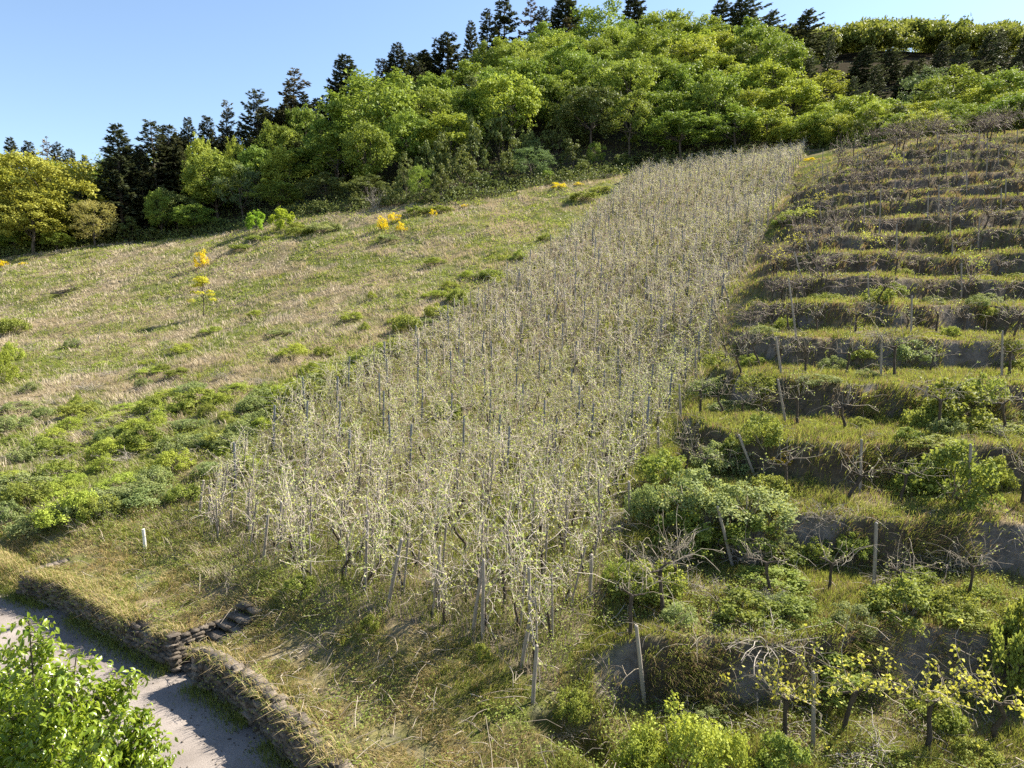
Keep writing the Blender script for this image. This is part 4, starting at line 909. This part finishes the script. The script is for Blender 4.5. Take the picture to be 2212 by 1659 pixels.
    for k, px, yt, Y, w, lb in [
        ('locust', 28, 336, 110, 200, 'large yellow-green locust with dark boughs at the left edge of the photo'), ('locust', 110, 328, 112, 190, 'tallest yellow-green locust, second from the left edge'), ('locust', 62, 410, 106, 150, 'lower yellow-green locust in front of the two tall ones'), ('locust', -70, 345, 110, 190, 'yellow-green locust cut by the left edge'),
        ('grey', 168, 365, 116, 80, 'greyish green tree between the yellow locusts and the tall spruce'), ('pale', 200, 432, 108, 92, 'sparse pale tree with slim visible trunk at the meadow corner'), ('oak', 120, 500, 107, 60, 'low green bush-like tree under the yellow locusts'), ('oak', 30, 500, 107, 70, 'low green tree at the foot of the left locust'),
        ('yel', 432, 296, 122, 68, 'bright yellow-green tree standing out before dark conifers'), ('yel', 505, 306, 124, 56, 'yellowish tree right of the bright one before the conifers'), ('oak', 555, 318, 122, 76, 'leafy green tree on the slope below the spire conifer'), ('oak', 605, 268, 128, 100, 'bright green tree with a broad top below the open tan pine'), ('oak', 655, 235, 134, 90, 'green tree high on the slope below the tan pine'),
        ('oak', 800, 172, 124, 205, 'biggest bright oak, a huge rounded crown above the shady edge of the meadow'), ('oak', 715, 240, 124, 110, 'bright oak leaning against the left of the biggest crown'), ('oak', 880, 250, 118, 110, 'bright green shoulder tree right of the biggest oak'), ('oak', 860, 185, 134, 80, 'green tree showing behind the right shoulder of the biggest oak'),
        ('grey', 520, 362, 114, 90, 'grey-green tree low on the wooded slope, before deep shade'), ('oak', 345, 415, 112, 60, 'small bright tree catching sun before dark conifer trunks'), ('oak', 420, 445, 110, 90, 'dark green tree at the shaded meadow edge'), ('oak', 600, 390, 111, 100, 'green tree half in shade below the middle of the wooded slope'),
        ('oak', 985, 200, 134, 90, 'bright green tree above the olive thicket'), ('oliv', 700, 375, 108, 100, 'shady olive tree at the foot of the biggest oak'), ('oliv', 790, 380, 104, 90, 'dark olive tree near the bare grey shrub'),
        ('oak', 1120, 95, 178, 120, 'bright crown at the left shoulder of the leafy hilltop'), ('oak', 1180, 60, 182, 120, 'leafy tree left of the hilltop centre'), ('oak', 1290, 22, 188, 130, 'leafy tree crowning the hilltop left of its centre'), ('oak', 1330, 60, 180, 120, 'full green crown just below the hilltop'), ('oak', 1440, 28, 186, 130, 'leafy tree crowning the hilltop right of the lone conifer'), ('oak', 1505, 52, 178, 130, 'rounded green crown on the right shoulder of the hilltop'),
        ('oak', 1400, 75, 165, 130, 'tall oak with shadowed limbs in the upper right of the wood'), ('yel', 1560, 75, 160, 130, 'yellowish round crown on the right flank of the hilltop wood'), ('oak', 1300, 115, 158, 120, 'leafy tree in the middle of the hilltop wood'), ('yel', 1325, 140, 150, 110, 'yellow-tinged oak with a bright sunlit right flank'),
        ('oak', 1480, 140, 138, 150, 'big bright oak above the top of the steep vineyard'), ('oak', 1560, 165, 130, 170, 'largest leafy tree behind the vineyard top, deep shade at its foot'), ('yel', 1640, 135, 136, 150, 'yellow-green tree right of the largest leafy tree'), ('yel', 1700, 185, 124, 140, 'yellow-green tree above the end of the vineyard'), ('yel', 1660, 235, 114, 100, 'golden-tinged tree hanging over the vineyard end'), ('oak', 1590, 240, 116, 130, 'shaded green tree right behind the vineyard crest'), ('oak', 1470, 245, 116, 130, 'dark green tree right behind the left of the vineyard crest'),
        ('yel', 1765, 165, 132, 130, 'yellowish tree left of the pine belt'), ('yel', 1770, 235, 108, 120, 'yellow-green bushy tree where vineyard and terraces meet'), ('yel', 1850, 205, 108, 120, 'yellow bushy tree above the top of the terraces'), ('oak', 1905, 225, 104, 110, 'green rounded tree above the upper terraces'), ('yel', 1990, 225, 98, 120, 'yellow-green tree with a dark hollow underneath above the terraces'),
        ('grey', 2000, 150, 118, 90, 'pale grey-green tree before the dark pines'), ('oak', 2060, 160, 108, 130, 'dense green tree above the right terraces'), ('yel', 2140, 185, 100, 130, 'yellow-green tree above the right terraces'), ('oak', 2195, 150, 100, 130, 'large green tree at the right edge above the terraces'), ('oak', 2240, 170, 96, 120, 'green tree cut by the right edge above the terraces'), ('oak', 2080, 225, 92, 90, 'low green tree right behind the uppermost vines'), ('yel', 1930, 262, 92, 90, 'low yellowish tree right behind the uppermost vines')]:
        plant_px(k, px, yt, Y, w, lb, G2, hmin=3)
    # --- olive thicket and shrubs along the lower edge of the wood
    G3 = 'shrubs along the foot of the wooded slope'
    for j, (px, yt, Y, w, k) in enumerate([(905, 355, 98, 48, 'oak'), (954, 357, 98, 56, 'shrub'), (850, 385, 97, 60, 'shrub'), (1147, 322, 106, 92, 'grey'), (1034, 365, 102, 84, 'shrub'), (1237, 300, 112, 72, 'shrub'), (1287, 306, 113, 36, 'oak'), (1184, 370, 104, 26, 'oak'), (1024, 258, 114, 66, 'shrub'), (1080, 228, 120, 96, 'shrub'), (1143, 266, 116, 72, 'shrub'), (957, 276, 112, 74, 'shrub'), (877, 337, 103, 52, 'shrub'),
            (1000, 320, 106, 70, 'shrub'), (1090, 320, 108, 70, 'shrub'), (1200, 250, 122, 80, 'shrub'), (1010, 225, 124, 70, 'shrub'), (920, 300, 110, 70, 'shrub'), (1260, 345, 107, 60, 'shrub'), (1340, 330, 112, 70, 'shrub'), (1390, 325, 114, 70, 'shrub'), (1310, 355, 106, 50, 'shrub'), (1220, 365, 104, 50, 'shrub'), (1120, 380, 102, 56, 'shrub'), (1075, 400, 100, 50, 'shrub'), (990, 400, 98, 56, 'shrub'), (930, 410, 96, 44, 'shrub'), (770, 410, 99, 60, 'shrub'), (690, 430, 100, 60, 'shrub'), (640, 440, 102, 50, 'shrub'), (565, 450, 106, 56, 'shrub'), (480, 470, 109, 60, 'shrub'), (410, 485, 110, 56, 'shrub'), (330, 490, 110, 60, 'shrub'), (280, 470, 112, 56, 'shrub')]):
        lbs = {0: 'narrow upright sunlit shrub-tree at the foot of the wood', 1: 'rounded olive shrub right of the narrow upright one', 3: 'bushy grey-green shrub nearest the yellow broom on the crest', 6: 'small upright pale shrub in front of deep shade', 9: 'largest rounded olive bush in the middle of the thicket'}
        plant_px(k, px, yt, Y, w, lbs.get(j, 'olive green shrub in the thicket along the foot of the wooded slope'), G3, hmin=1.5, hmax=9)
    plant_px('bare', 808, 380, 97, 60, 'leafless grey shrub in the shade under the biggest oak', None, hmin=2); plant_px('bare', 1300, 378, 103, 60, 'leafless brownish scrub at the crest of the meadow', None, hmin=1, hmax=3); plant_px('bare', 1050, 408, 99, 60, 'low leafless scrub at the meadow edge left of the broom', None, hmin=1, hmax=3)
    plant_px('orange', 735, 425, 100, 60, 'low purplish-brown scrub in deep shade', None, hmin=1) if False else None
    bush_px('green', 552, 503, 40, 44, 'smaller round bright green sapling before the dark wood, left of a pair', 'pair of round saplings at the meadow edge'); bush_px('green', 608, 500, 48, 46, 'larger round bright green sapling before the dark wood, right of a pair', 'pair of round saplings at the meadow edge')
    bush_px('shrub', 1357, 394, 36, 30, 'dark green shrub at the upper left corner of the steep vineyard')
    # --- fill: the body of the wood
    cnt = {'b': 0, 'c': 0}
    lab = {'up': 'bright green broadleaf tree in the closed canopy of the leafy hilltop', 'mid': 'green broadleaf tree on the middle of the wooded slope', 'con': 'dark conifer inside the wood on the left slope', 'rt': 'yellow-green broadleaf tree on the right-hand wooded slope'}
    tries = 0
    while tries < 5200:
        tries += 1
        a = R.uniform(-.86, .84); u = R.random(); y0 = FE(a) + 5
        y1 = np.interp(a, [-.86, -.7, -.5, -.3, -.1, .1, .3, .45, .84], [170, 170, 150, 150, 172, 190, 200, 200, 150]); y = y0 + (y1 - y0) * u; x = a * y
        left = a < -.12 and u > .45 or a < -.45
        if a > .36 and y > FE(a) + np.interp(a, [.36, .46, .6, .84], [55, 20, 15, 15]): continue
        sp = 5.2 if left else 8.2
        if any((x - p) ** 2 + (y - q) ** 2 < (sp * .5 + w * .22) ** 2 for p, q, w in PLACED): continue
        if left and R.random() < .75:
            if cnt['c'] > 85: continue
            cnt['c'] += 1; plant('fir', x, y, R.uniform(9, 14), R.uniform(5, 7), lab['con'], 'conifers inside the wood')
        else:
            if cnt['b'] > 215: continue
            cnt['b'] += 1; k = R.choice(['oak', 'oak', 'oak', 'oak', 'yel', 'oliv']) if a < .4 else R.choice(['oak', 'yel', 'oak', 'oak'])
            edge = .55 + .45 * min(1, (y - FE(a)) / 18)
            sh = .5 if a > .4 else 1; plant(k, x, y, R.uniform(8, 13.5) * edge * sh, R.uniform(8, 14) * edge * (.5 + .5 * sh), lab['up'] if (y > 145 and a < .4) else lab['rt'] if a >= .4 else lab['mid'], 'broadleaf trees of the wood')
    for q in range(46):
        a = R.uniform(.36, .84); y = FE(a) + R.uniform(1, 9); k = R.choice(['yel', 'oak', 'shrub', 'yel']); h = R.uniform(2.2, 4.6)
        plant(k, a * y, y, h, h * R.uniform(1.1, 1.6), 'low yellow-green scrub along the top of the vineyards', 'scrub along the top of the vineyards')
    print('fill', cnt)
    # --- the far wooded ridge reads as one mass
    mb = MB(); r = np.random.default_rng(77); n_ = 0; src = [LIB['oak', i][1][1] for i in range(3)]; SRC = []
    for s in range(4):
        q = MB(); R_ = np.array([4.6, 4.6, 3.8])
        for c in range(16):
            d = rdir(1, r)[0]; d[2] = abs(d[2]); leaf_cloud(q, np.array([0, 0, 3.5]) + d * R_ * r.uniform(.6, .95), 1.7, 34, .75, r)
        SRC.append(q.arrays())
    pts = []
    while n_ < 900:
        a = r.uniform(.3, .95); y = r.uniform(205, 345); x = a * y
        V, Q, T, _ = SRC[r.integers(0, 4)]; an = r.random() * 6.28; s = r.uniform(.75, 1.25); ca, sa = math.cos(an) * s, math.sin(an) * s
        mb.add(np.c_[V[:, 0] * ca - V[:, 1] * sa + x, V[:, 0] * sa + V[:, 1] * ca + y, V[:, 2] * s * 1.15 + wz(float(Hz(x, y)))], Q, np.clip(T * .5 + r.random() * .5, 0, 1)); n_ += 1
    tag(link('far_woodland', mb.mesh('far_woodland', M_FAR)), 'closed yellow-green canopy on the far ridge behind the pines', 'wood', None, 'stuff')
M_FAR = leaf_mat('leaf_far', (.12, .155, .03), (.24, .26, .06), .4)
woods()

# ------------------------------------------------------------------ bushes in the open
def wall_weeds():
    mb = MB(); r = np.random.default_rng(51)
    for k in range(190):
        u = r.uniform(wl_len[1], U_ST - .7) if k < 130 else r.uniform(U_ST + .8, wl_len[-1] - 1); p, e = wall_at(u); nr = np.array([e[1], -e[0]]); z = wz(ROAD) + r.uniform(0, 1) ** 1.3 * .85; n_ = r.integers(12, 40)
        c = np.array([*(p + nr * (.16 + .25 * (z < wz(ROAD) + .15) * r.random())), z]) + r.normal(size=(n_, 3)) * [.14, .14, .10]; c[:, 2] = np.maximum(c[:, 2], wz(ROAD) + .02)
        l = r.uniform(.03, .07, n_); mb.cards(c, rdir(n_, r) + [nr[0] * .6, nr[1] * .6, -.2], rdir(n_, r) * .6 + [nr[0], nr[1], .5], l, l * .6, r.random() * .5 + r.random(n_) * .4)
    tag(link('wall_weeds', mb.mesh('wall_weeds', M_OLIVE)), 'small weeds rooted in the joints and foot of the stone wall', None, None, 'stuff')
    mb = MB(); r = np.random.default_rng(52)
    for k in range(900):
        u = r.uniform(0, wl_len[-1] - .6); p, e = wall_at(u); nr = np.array([e[1], -e[0]]); o = min(4.1, .25 + r.exponential(.9)) if r.random() < .75 else r.uniform(.3, 4.1); q = p + nr * o; g = r.uniform(.008, .03)
        stone(mb, (*q, wz(ROAD) + .012 + .05 * (1 - ((o - 2.2) / 2.1) ** 2) + g * .3), e, nr, g * 1.4, g, g * .8, r, r.random())
    tag(link('road_grit', mb.mesh('road_grit', M_STONE)), 'loose grit and slate chips along the edge of the road', None, None, 'stuff')
wall_weeds()
def twig_litter():
    mb = MB(); r = np.random.default_rng(91)
    x = np.concatenate([r.uniform(-.7, .2, 1500), r.uniform(.1, .84, 1500), r.uniform(-.5, .3, 800)]); y = np.exp(np.concatenate([r.uniform(math.log(9.5), math.log(24), 1500), r.uniform(math.log(10), math.log(45), 1500), r.uniform(math.log(14), math.log(40), 800)])); x = x * y
    sd = grid_sample(G_SD, x, y); z = wz(Hz(x, y))
    for i in range(len(x)):
        if sd[i] < .25: continue
        p = walk([x[i], y[i], z[i] + r.uniform(.02, .12)], [r.normal(), r.normal(), r.uniform(-.1, .5)], r.uniform(.25, 1.0), 3, .25, .3, r); mb.tube(p, np.linspace(.008, .004, 4) * r.uniform(.7, 1.5), 3, r.random(), cap=False)
    tag(link('twig_litter', mb.mesh('twig_litter', M_CANEG)), 'dry twigs and cut canes littering the banks', None, None, 'stuff')
twig_litter()
def open_bushes():
    GM = 'brambles and bushes scattered over the meadow'
    for j, (px, by, w, h, k) in enumerate([(880, 715, 70, 50, 'bram'), (945, 690, 80, 40, 'bram'), (990, 650, 60, 30, 'bram'), (860, 760, 70, 44, 'bram'), (790, 800, 110, 56, 'bram'), (720, 830, 110, 56, 'bram'), (660, 870, 120, 60, 'bram'), (610, 905, 90, 46, 'bram'), (640, 770, 80, 36, 'brampale'), (700, 770, 60, 30, 'bram'),
            (30, 720, 70, 46, 'bram'), (10, 830, 60, 90, 'brampale'), (25, 780, 56, 50, 'brampale'), (150, 1125, 150, 80, 'brampale'), (215, 1120, 90, 70, 'bram'), (60, 1080, 110, 60, 'bram'), (20, 1130, 80, 60, 'bramg'), (310, 960, 110, 50, 'bram'), (430, 880, 130, 46, 'bram'), (240, 980, 110, 46, 'brampale'), (90, 980, 110, 46, 'bram'), (380, 1010, 100, 50, 'brampale'), (480, 960, 90, 44, 'bram'), (530, 1020, 90, 50, 'brampale'), (170, 900, 100, 40, 'bram'), (330, 890, 80, 36, 'bram'), (20, 930, 100, 46, 'bramg'), (300, 1080, 120, 60, 'bramg'), (400, 1080, 80, 50, 'bram'), (120, 1030, 100, 46, 'bram'),
            (570, 930, 80, 40, 'brampale'), (1120, 560, 50, 22, 'bram'), (1060, 600, 60, 26, 'bram'), (1180, 520, 46, 20, 'bram'), (700, 500, 90, 24, 'bramg'), (900, 462, 70, 18, 'bram'), (950, 458, 70, 16, 'bram'), (1260, 432, 80, 20, 'bram'), (1300, 415, 60, 16, 'bram'), (650, 505, 70, 18, 'bram'), (560, 520, 60, 16, 'bram'), (640, 495, 60, 16, 'bram'), (840, 520, 60, 16, 'bramg'), (1010, 600, 50, 20, 'brampale'), (520, 540, 60, 16, 'bram'), (940, 570, 60, 18, 'brampale'), (760, 690, 60, 22, 'brampale')]):
        lbs = {0: 'bright green bush by the left edge of the steep vineyard, upper of the large ones', 4: 'broad leafy bramble mound against the left edge of the steep vineyard', 6: 'large dark-shaded bramble mound where the steep vineyard bulges left', 11: 'yellowish bush cut by the left edge of the meadow', 13: 'bright yellow-green bush just above the stone wall at lower left', 34: 'long low greyish bramble hedge below the two round saplings'}
        bush_px(k, px, by, w, h, lbs.get(j, 'low green bramble patch in the rough meadow'), GM)
    n_ = 0
    while n_ < 110:
        a = R.uniform(-.82, -.02); y = math.exp(R.uniform(math.log(24), math.log(75))); x = a * y
        f, vin, ter, road, sd = regions(np.array([x]), np.array([y])); e = XL(y) - x
        if vin[0] or ter[0] or e < .5: continue
        p = .7 * (1 - sstep(28, 70, y)) + .95 * (1 - sstep(1, 9, e))
        if R.random() > p * (fbm(np.array([x * .25]), np.array([y * .25]), 141, 3)[0] + .35): continue
        k = R.choice(['bram', 'brampale', 'bramg', 'brampale']); w = R.uniform(.9, 2.9); plant(k, x, y, R.uniform(.35, .9) * (1.35 if e < 5 else 1), w, 'low green bramble patch in the rough meadow', GM); n_ += 1
    for q in range(60):
        y = math.exp(R.uniform(math.log(24), math.log(75))); x = R.uniform(-.8, -.35) * y
        if XL(y) - x > 1: plant('bare', x, y, R.uniform(.5, .9), R.uniform(1.2, 2.4), 'low tangle of dry brown stems in the rough meadow', 'dry stem tangles in the meadow')
    # yellow broom
    for px, by, w, h, lb, k in [(826, 497, 24, 28, 'yellow broom bush, left one of the cluster of three at the meadow edge', 'broom'), (853, 478, 28, 24, 'yellow broom bush, topmost one of the cluster of three at the meadow edge', 'broom'), (868, 498, 22, 26, 'yellow broom bush, right one of the cluster of three at the meadow edge', 'broom'),
            (437, 578, 26, 34, 'single yellow broom bush in the open meadow above the small yellow tree', 'broom'), (1207, 405, 38, 16, 'larger yellow broom bush on the crest left of the steep vineyard', 'broom'), (1250, 398, 20, 9, 'smaller yellow broom bush on the crest left of the steep vineyard', 'broom'), (5, 575, 20, 14, 'yellow broom bush at the left edge under the locusts', 'broom'), (50, 570, 14, 6, 'low yellow broom right of the one at the left edge', 'broom'),
            (1752, 345, 32, 7, 'flat patch of yellow broom at the top end of the steep vineyard', 'broom'), (1685, 1003, 64, 34, 'orange-yellow leafed bush among brambles on the lower terraces', 'orange'), (1005, 445, 16, 8, 'tiny yellow broom tuft on the meadow crest', 'broom'), (935, 465, 14, 14, 'small yellow broom tuft right of the cluster of three', 'broom')]:
        bush_px(k, px, by + (2 if k == 'broom' else 0), w * (1.45 if k == 'broom' else 1), h * (1.35 if k == 'broom' else 1), lb, 'yellow broom bushes' if k == 'broom' else None)
    # small yellow tree in the meadow
    x, y, z = hit(440, 683); r = np.random.default_rng(61); cr, tk = MB(), MB(); tk.tube([[0, 0, -.2], [.05, 0, 1.2], [0, .05, 2.6], [.1, 0, 3.5]], [.05, .04, .03, .012], 6)
    for i in range(17):
        zc = r.uniform(1.25, 3.6); an = r.random() * 6.28; f = (.95 if zc < 2.6 else .5) * r.uniform(.4, 1); p = np.array([math.cos(an) * f, math.sin(an) * f, zc]); tk.tube([[0, 0, zc - .4], p * [.6, .6, 1] - [0, 0, .1], p], [.018, .012, .006], 4, cap=False); leaf_cloud(cr, p, .42, 70, .14, r, flat=.45)
    o = link('young_tree', None, (x, y, wz(z))); link('trunk', tk.mesh('trunk', M_BARK), parent=o); link('crown', cr.mesh('crown', M_LEMON), parent=o); tag(o, 'small airy yellow-leaved tree alone in the middle of the meadow', 'tree'); o.scale = (1.1, 1.1, 1.0)
    # terraces and vineyard
    GT = 'brambles and bushes on the terraces'
    for j, (px, by, w, h, k) in enumerate([(1500, 1110, 200, 112, 'bramg'), (1610, 1120, 220, 96, 'bramg'), (1430, 1040, 130, 80, 'bram'), (1560, 1010, 150, 70, 'bramg'), (1650, 960, 110, 70, 'bram'), (1480, 1180, 180, 84, 'bram'), (1390, 1120, 90, 100, 'bramg'), (1620, 1170, 160, 70, 'bram'), (1410, 1290, 150, 110, 'bram'), (1340, 1270, 90, 80, 'bram'), (1550, 855, 130, 60, 'bramg'), (1640, 850, 110, 50, 'bram'), (1720, 478, 84, 34, 'bram'), (1690, 488, 50, 24, 'bram'),
            (2050, 915, 190, 100, 'bram'), (2120, 880, 110, 80, 'bram'), (1990, 920, 90, 60, 'bram'), (2060, 1080, 200, 130, 'bram'), (1970, 1060, 110, 80, 'bram'), (2150, 1060, 90, 80, 'bram'), (1960, 1330, 200, 90, 'bram'), (2060, 1320, 130, 70, 'bram'), (2190, 1480, 140, 200, 'bram'), (2230, 1400, 120, 160, 'bram'), (1470, 1680, 260, 180, 'brampale'), (1390, 1680, 150, 130, 'brampale'), (1560, 1690, 150, 150, 'brampale'), (1690, 1680, 150, 110, 'bram'), (1235, 1540, 90, 80, 'bram'), (1900, 655, 80, 44, 'bram'), (1930, 640, 60, 36, 'bram'), (1800, 800, 70, 40, 'bramg'), (1960, 780, 110, 50, 'bramg'), (1860, 780, 70, 34, 'bram'), (1760, 1210, 100, 60, 'bram'), (1840, 1200, 90, 60, 'bram'), (1690, 1220, 110, 60, 'bram'), (2130, 690, 60, 30, 'bram'), (1700, 1190, 80, 50, 'bramg'), (2180, 760, 60, 40, 'bram'), (1860, 925, 70, 30, 'bram'), (1860, 1420, 60, 60, 'bram'), (2030, 1560, 80, 60, 'bram'), (2110, 1640, 110, 60, 'bram'), (1930, 1650, 100, 50, 'bram'),
            (972, 905, 76, 46, 'bram'), (1465, 800, 40, 30, 'bram'), (800, 1365, 60, 44, 'bram'), (1040, 1425, 56, 44, 'bram'), (650, 1275, 80, 46, 'bram'), (660, 1180, 70, 40, 'bram'), (1300, 1110, 50, 60, 'bram'), (1100, 1020, 60, 40, 'bram'), (870, 1130, 70, 46, 'bram')]):
        lbs = {0: 'biggest greyish-green bramble mound swallowing the left ends of the lower terraces', 1: 'right half of the great bramble mound, under the post tilting left', 8: 'dark bramble with pale flowers overhanging the second terrace end', 12: 'dark green hedge-like bush lying on the upper left of the terraces', 14: 'large leafy green bush over the fourth terrace at right', 17: 'large leafy green bush over the third terrace at right, beside the tall sturdy post', 20: 'bright leafy bush spilling over the edge of the second terrace', 22: 'tall dark green bush at the right edge above the bottom terrace', 24: 'large yellow-green bush at the bottom edge of the photo',
            28: 'small bright green bush right of the post on the corner mound', 45: 'single round green bush inside the steep vineyard', 47: 'small green shrub on the bank before the front vine row, left one', 48: 'small green shrub at the foot of the leaning poles'}
        bush_px(k, px, by, w, h, lbs.get(j, 'green bramble clump on the terrace banks' if px > 1380 else 'green bramble clump among the staked vines'), GT if px > 1380 else 'bramble clumps among the staked vines')
    for q in range(70):
        y = math.exp(R.uniform(math.log(12), math.log(40))); x = R.uniform(.2, .8) * y
        if x < XR(y) + 1: continue
        k = R.choice(['bram', 'bram', 'bramg', 'bare', 'bare']); plant(k, x, y, R.uniform(.4, .8) * (1.2 if k == 'bare' else 1), R.uniform(.8, 2.2), 'low tangle of bare twigs on a terrace bank' if k == 'bare' else 'green bramble clump on the terrace banks', 'twig tangles on the terrace banks' if k == 'bare' else GT)
    for px, by, w, h, lb in [(1215, 1590, 110, 60, 'heap of cut vine canes tumbling over the corner mound'), (1320, 1160, 60, 110, 'bundle of dry reddish stalks right of the steep vineyard'), (1290, 1230, 50, 90, 'lower bundle of dry reddish stalks right of the steep vineyard'), (1780, 1120, 110, 70, 'tangle of bare grey canes above the second terrace'), (2040, 1230, 140, 80, 'tangle of bare canes under the large green bush')]:
        bush_px('bare', px, by, w, h, lb)
    # fallen limb in the meadow
    x, y, z = hit(140, 637); mb = MB(); r = np.random.default_rng(3)
    for i in range(4): mb.tube(walk([r.uniform(-.4, .3), r.normal() * .2, .15], [1, r.normal() * .2, .08 * i], 2.6, 5, .06, 0, r), np.linspace(.09, .03, 6), 6)
    tag(link('fallen_branch', mb.mesh('fallen_branch', M_BARK), (x - 1, y, wz(z))), 'dark fallen limbs lying in the hay on the left of the meadow', 'branch')
open_bushes()

# ------------------------------------------------------------------ near cherry tree at the lower left
def cherry():
    r = np.random.default_rng(12); bx, by = -5.5, 7.3; gz = float(Hz(bx, by)); root = link('cherry_tree', None, (bx, by, wz(gz)))
    tag(root, 'leafy cherry tree with drooping glossy leaves beside the road, cut by the lower left corner', 'tree')
    tk, cr = MB(), MB(); org = np.array([bx, by, gz])
    def P(px, py, Y): a, t = ray(px, py); return np.array([a * Y, Y, t * Y]) - org
    core = P(30, 1900, 7.3)
    tk.tube([[0, 0, -.3], [.05, .03, 1.2], core * .55 + [0, 0, .1], core], [.14, .11, .085, .06], 8)
    tips = [(62,1340),(22,1395),(100,1385),(165,1412),(128,1440),(60,1470),(250,1452),(284,1468),(205,1505),(150,1490),(318,1538),(332,1562),(300,1590),(250,1550),(330,1610),(368,1638),(215,1610),(100,1570),(30,1540),(150,1640),(285,1640),(60,1630),(0,1590),(-30,1480),(-40,1560),(0,1450),(330,1690),(230,1690),(120,1700),(-20,1660),(280,1725),(50,1720),(190,1560),(90,1520),(380,1720),(-60,1400),(230,1640),(180,1670)]
    for px, py in tips:
        tip = P(px, py, r.uniform(6.5, 8.3)); mid = core * .45 + tip * .55 + r.normal(size=3) * .1; mid[2] -= .05
        st = core * .85 + r.normal(size=3) * .12
        pts = np.array([st, (st + mid) / 2 + r.normal(size=3) * .05, mid, (mid + tip) / 2 + r.normal(size=3) * .04, tip]); tk.tube(pts, np.linspace(.024, .005, 5), 5)
        for q in range(150):
            u = r.uniform(.12, 1.0) ** .8 * 4; i = min(int(u), 3); b = pts[i] * (1 - (u - i)) + pts[i + 1] * (u - i)
            tw = rdir(1, r)[0] * [1, 1, .5] + [0, 0, .15]; e = b + tw * r.uniform(.05, .24)
            if q % 3 == 0: tk.tube([b, e], [.006, .003], 3, cap=False)
            n_ = r.integers(3, 7); D = rdir(n_, r) * [1, 1, .5] + [0, 0, -.65]; l = r.uniform(.06, .115, n_); tt = np.clip(r.random() * .5 + r.random(n_) * .5, 0, 1)
            leaf6(cr, e + r.normal(size=(n_, 3)) * .035, D, rdir(n_, r) * .8 + [0, 0, .7], l, l * r.uniform(.38, .5, n_), tt)
    link('trunk', tk.mesh('trunk', M_BARK), parent=root); link('crown', cr.mesh('crown', M_CHERRY, smooth=False), parent=root)
def leaf6(mb, C, D, Nn, L, Wd, t):
    """pointed leaf folded on its midrib, tip drooping"""
    D = D / np.linalg.norm(D, axis=1)[:, None]; S_ = np.cross(D, Nn); S_ /= np.linalg.norm(S_, axis=1)[:, None] + 1e-9; N2 = np.cross(S_, D); L = L[:, None]; Wd = Wd[:, None]
    a0 = C; a1 = C + D * L * .35 + N2 * L * .06; a2 = C + D * L * .7 + N2 * L * .03; a3 = C + D * L - N2 * L * .16
    l1, l2 = (C + D * L * q + S_ * Wd * w + N2 * (Wd * .22 + L * .05) for q, w in ((.3, .5), (.66, .4))); r1, r2 = (C + D * L * q - S_ * Wd * w + N2 * (Wd * .22 + L * .05) for q, w in ((.3, .5), (.66, .4)))
    V = np.stack([a0, a1, a2, a3, l1, l2, r1, r2], 1).reshape(-1, 3); k = np.arange(len(C))[:, None] * 8
    Q = np.concatenate([k + q for q in ([0, 1, 2, 4], [4, 2, 3, 5], [0, 6, 2, 1], [6, 7, 3, 2])], 1).reshape(-1, 4)
    mb.add(V, Q, np.repeat(t, 8))
cherry()
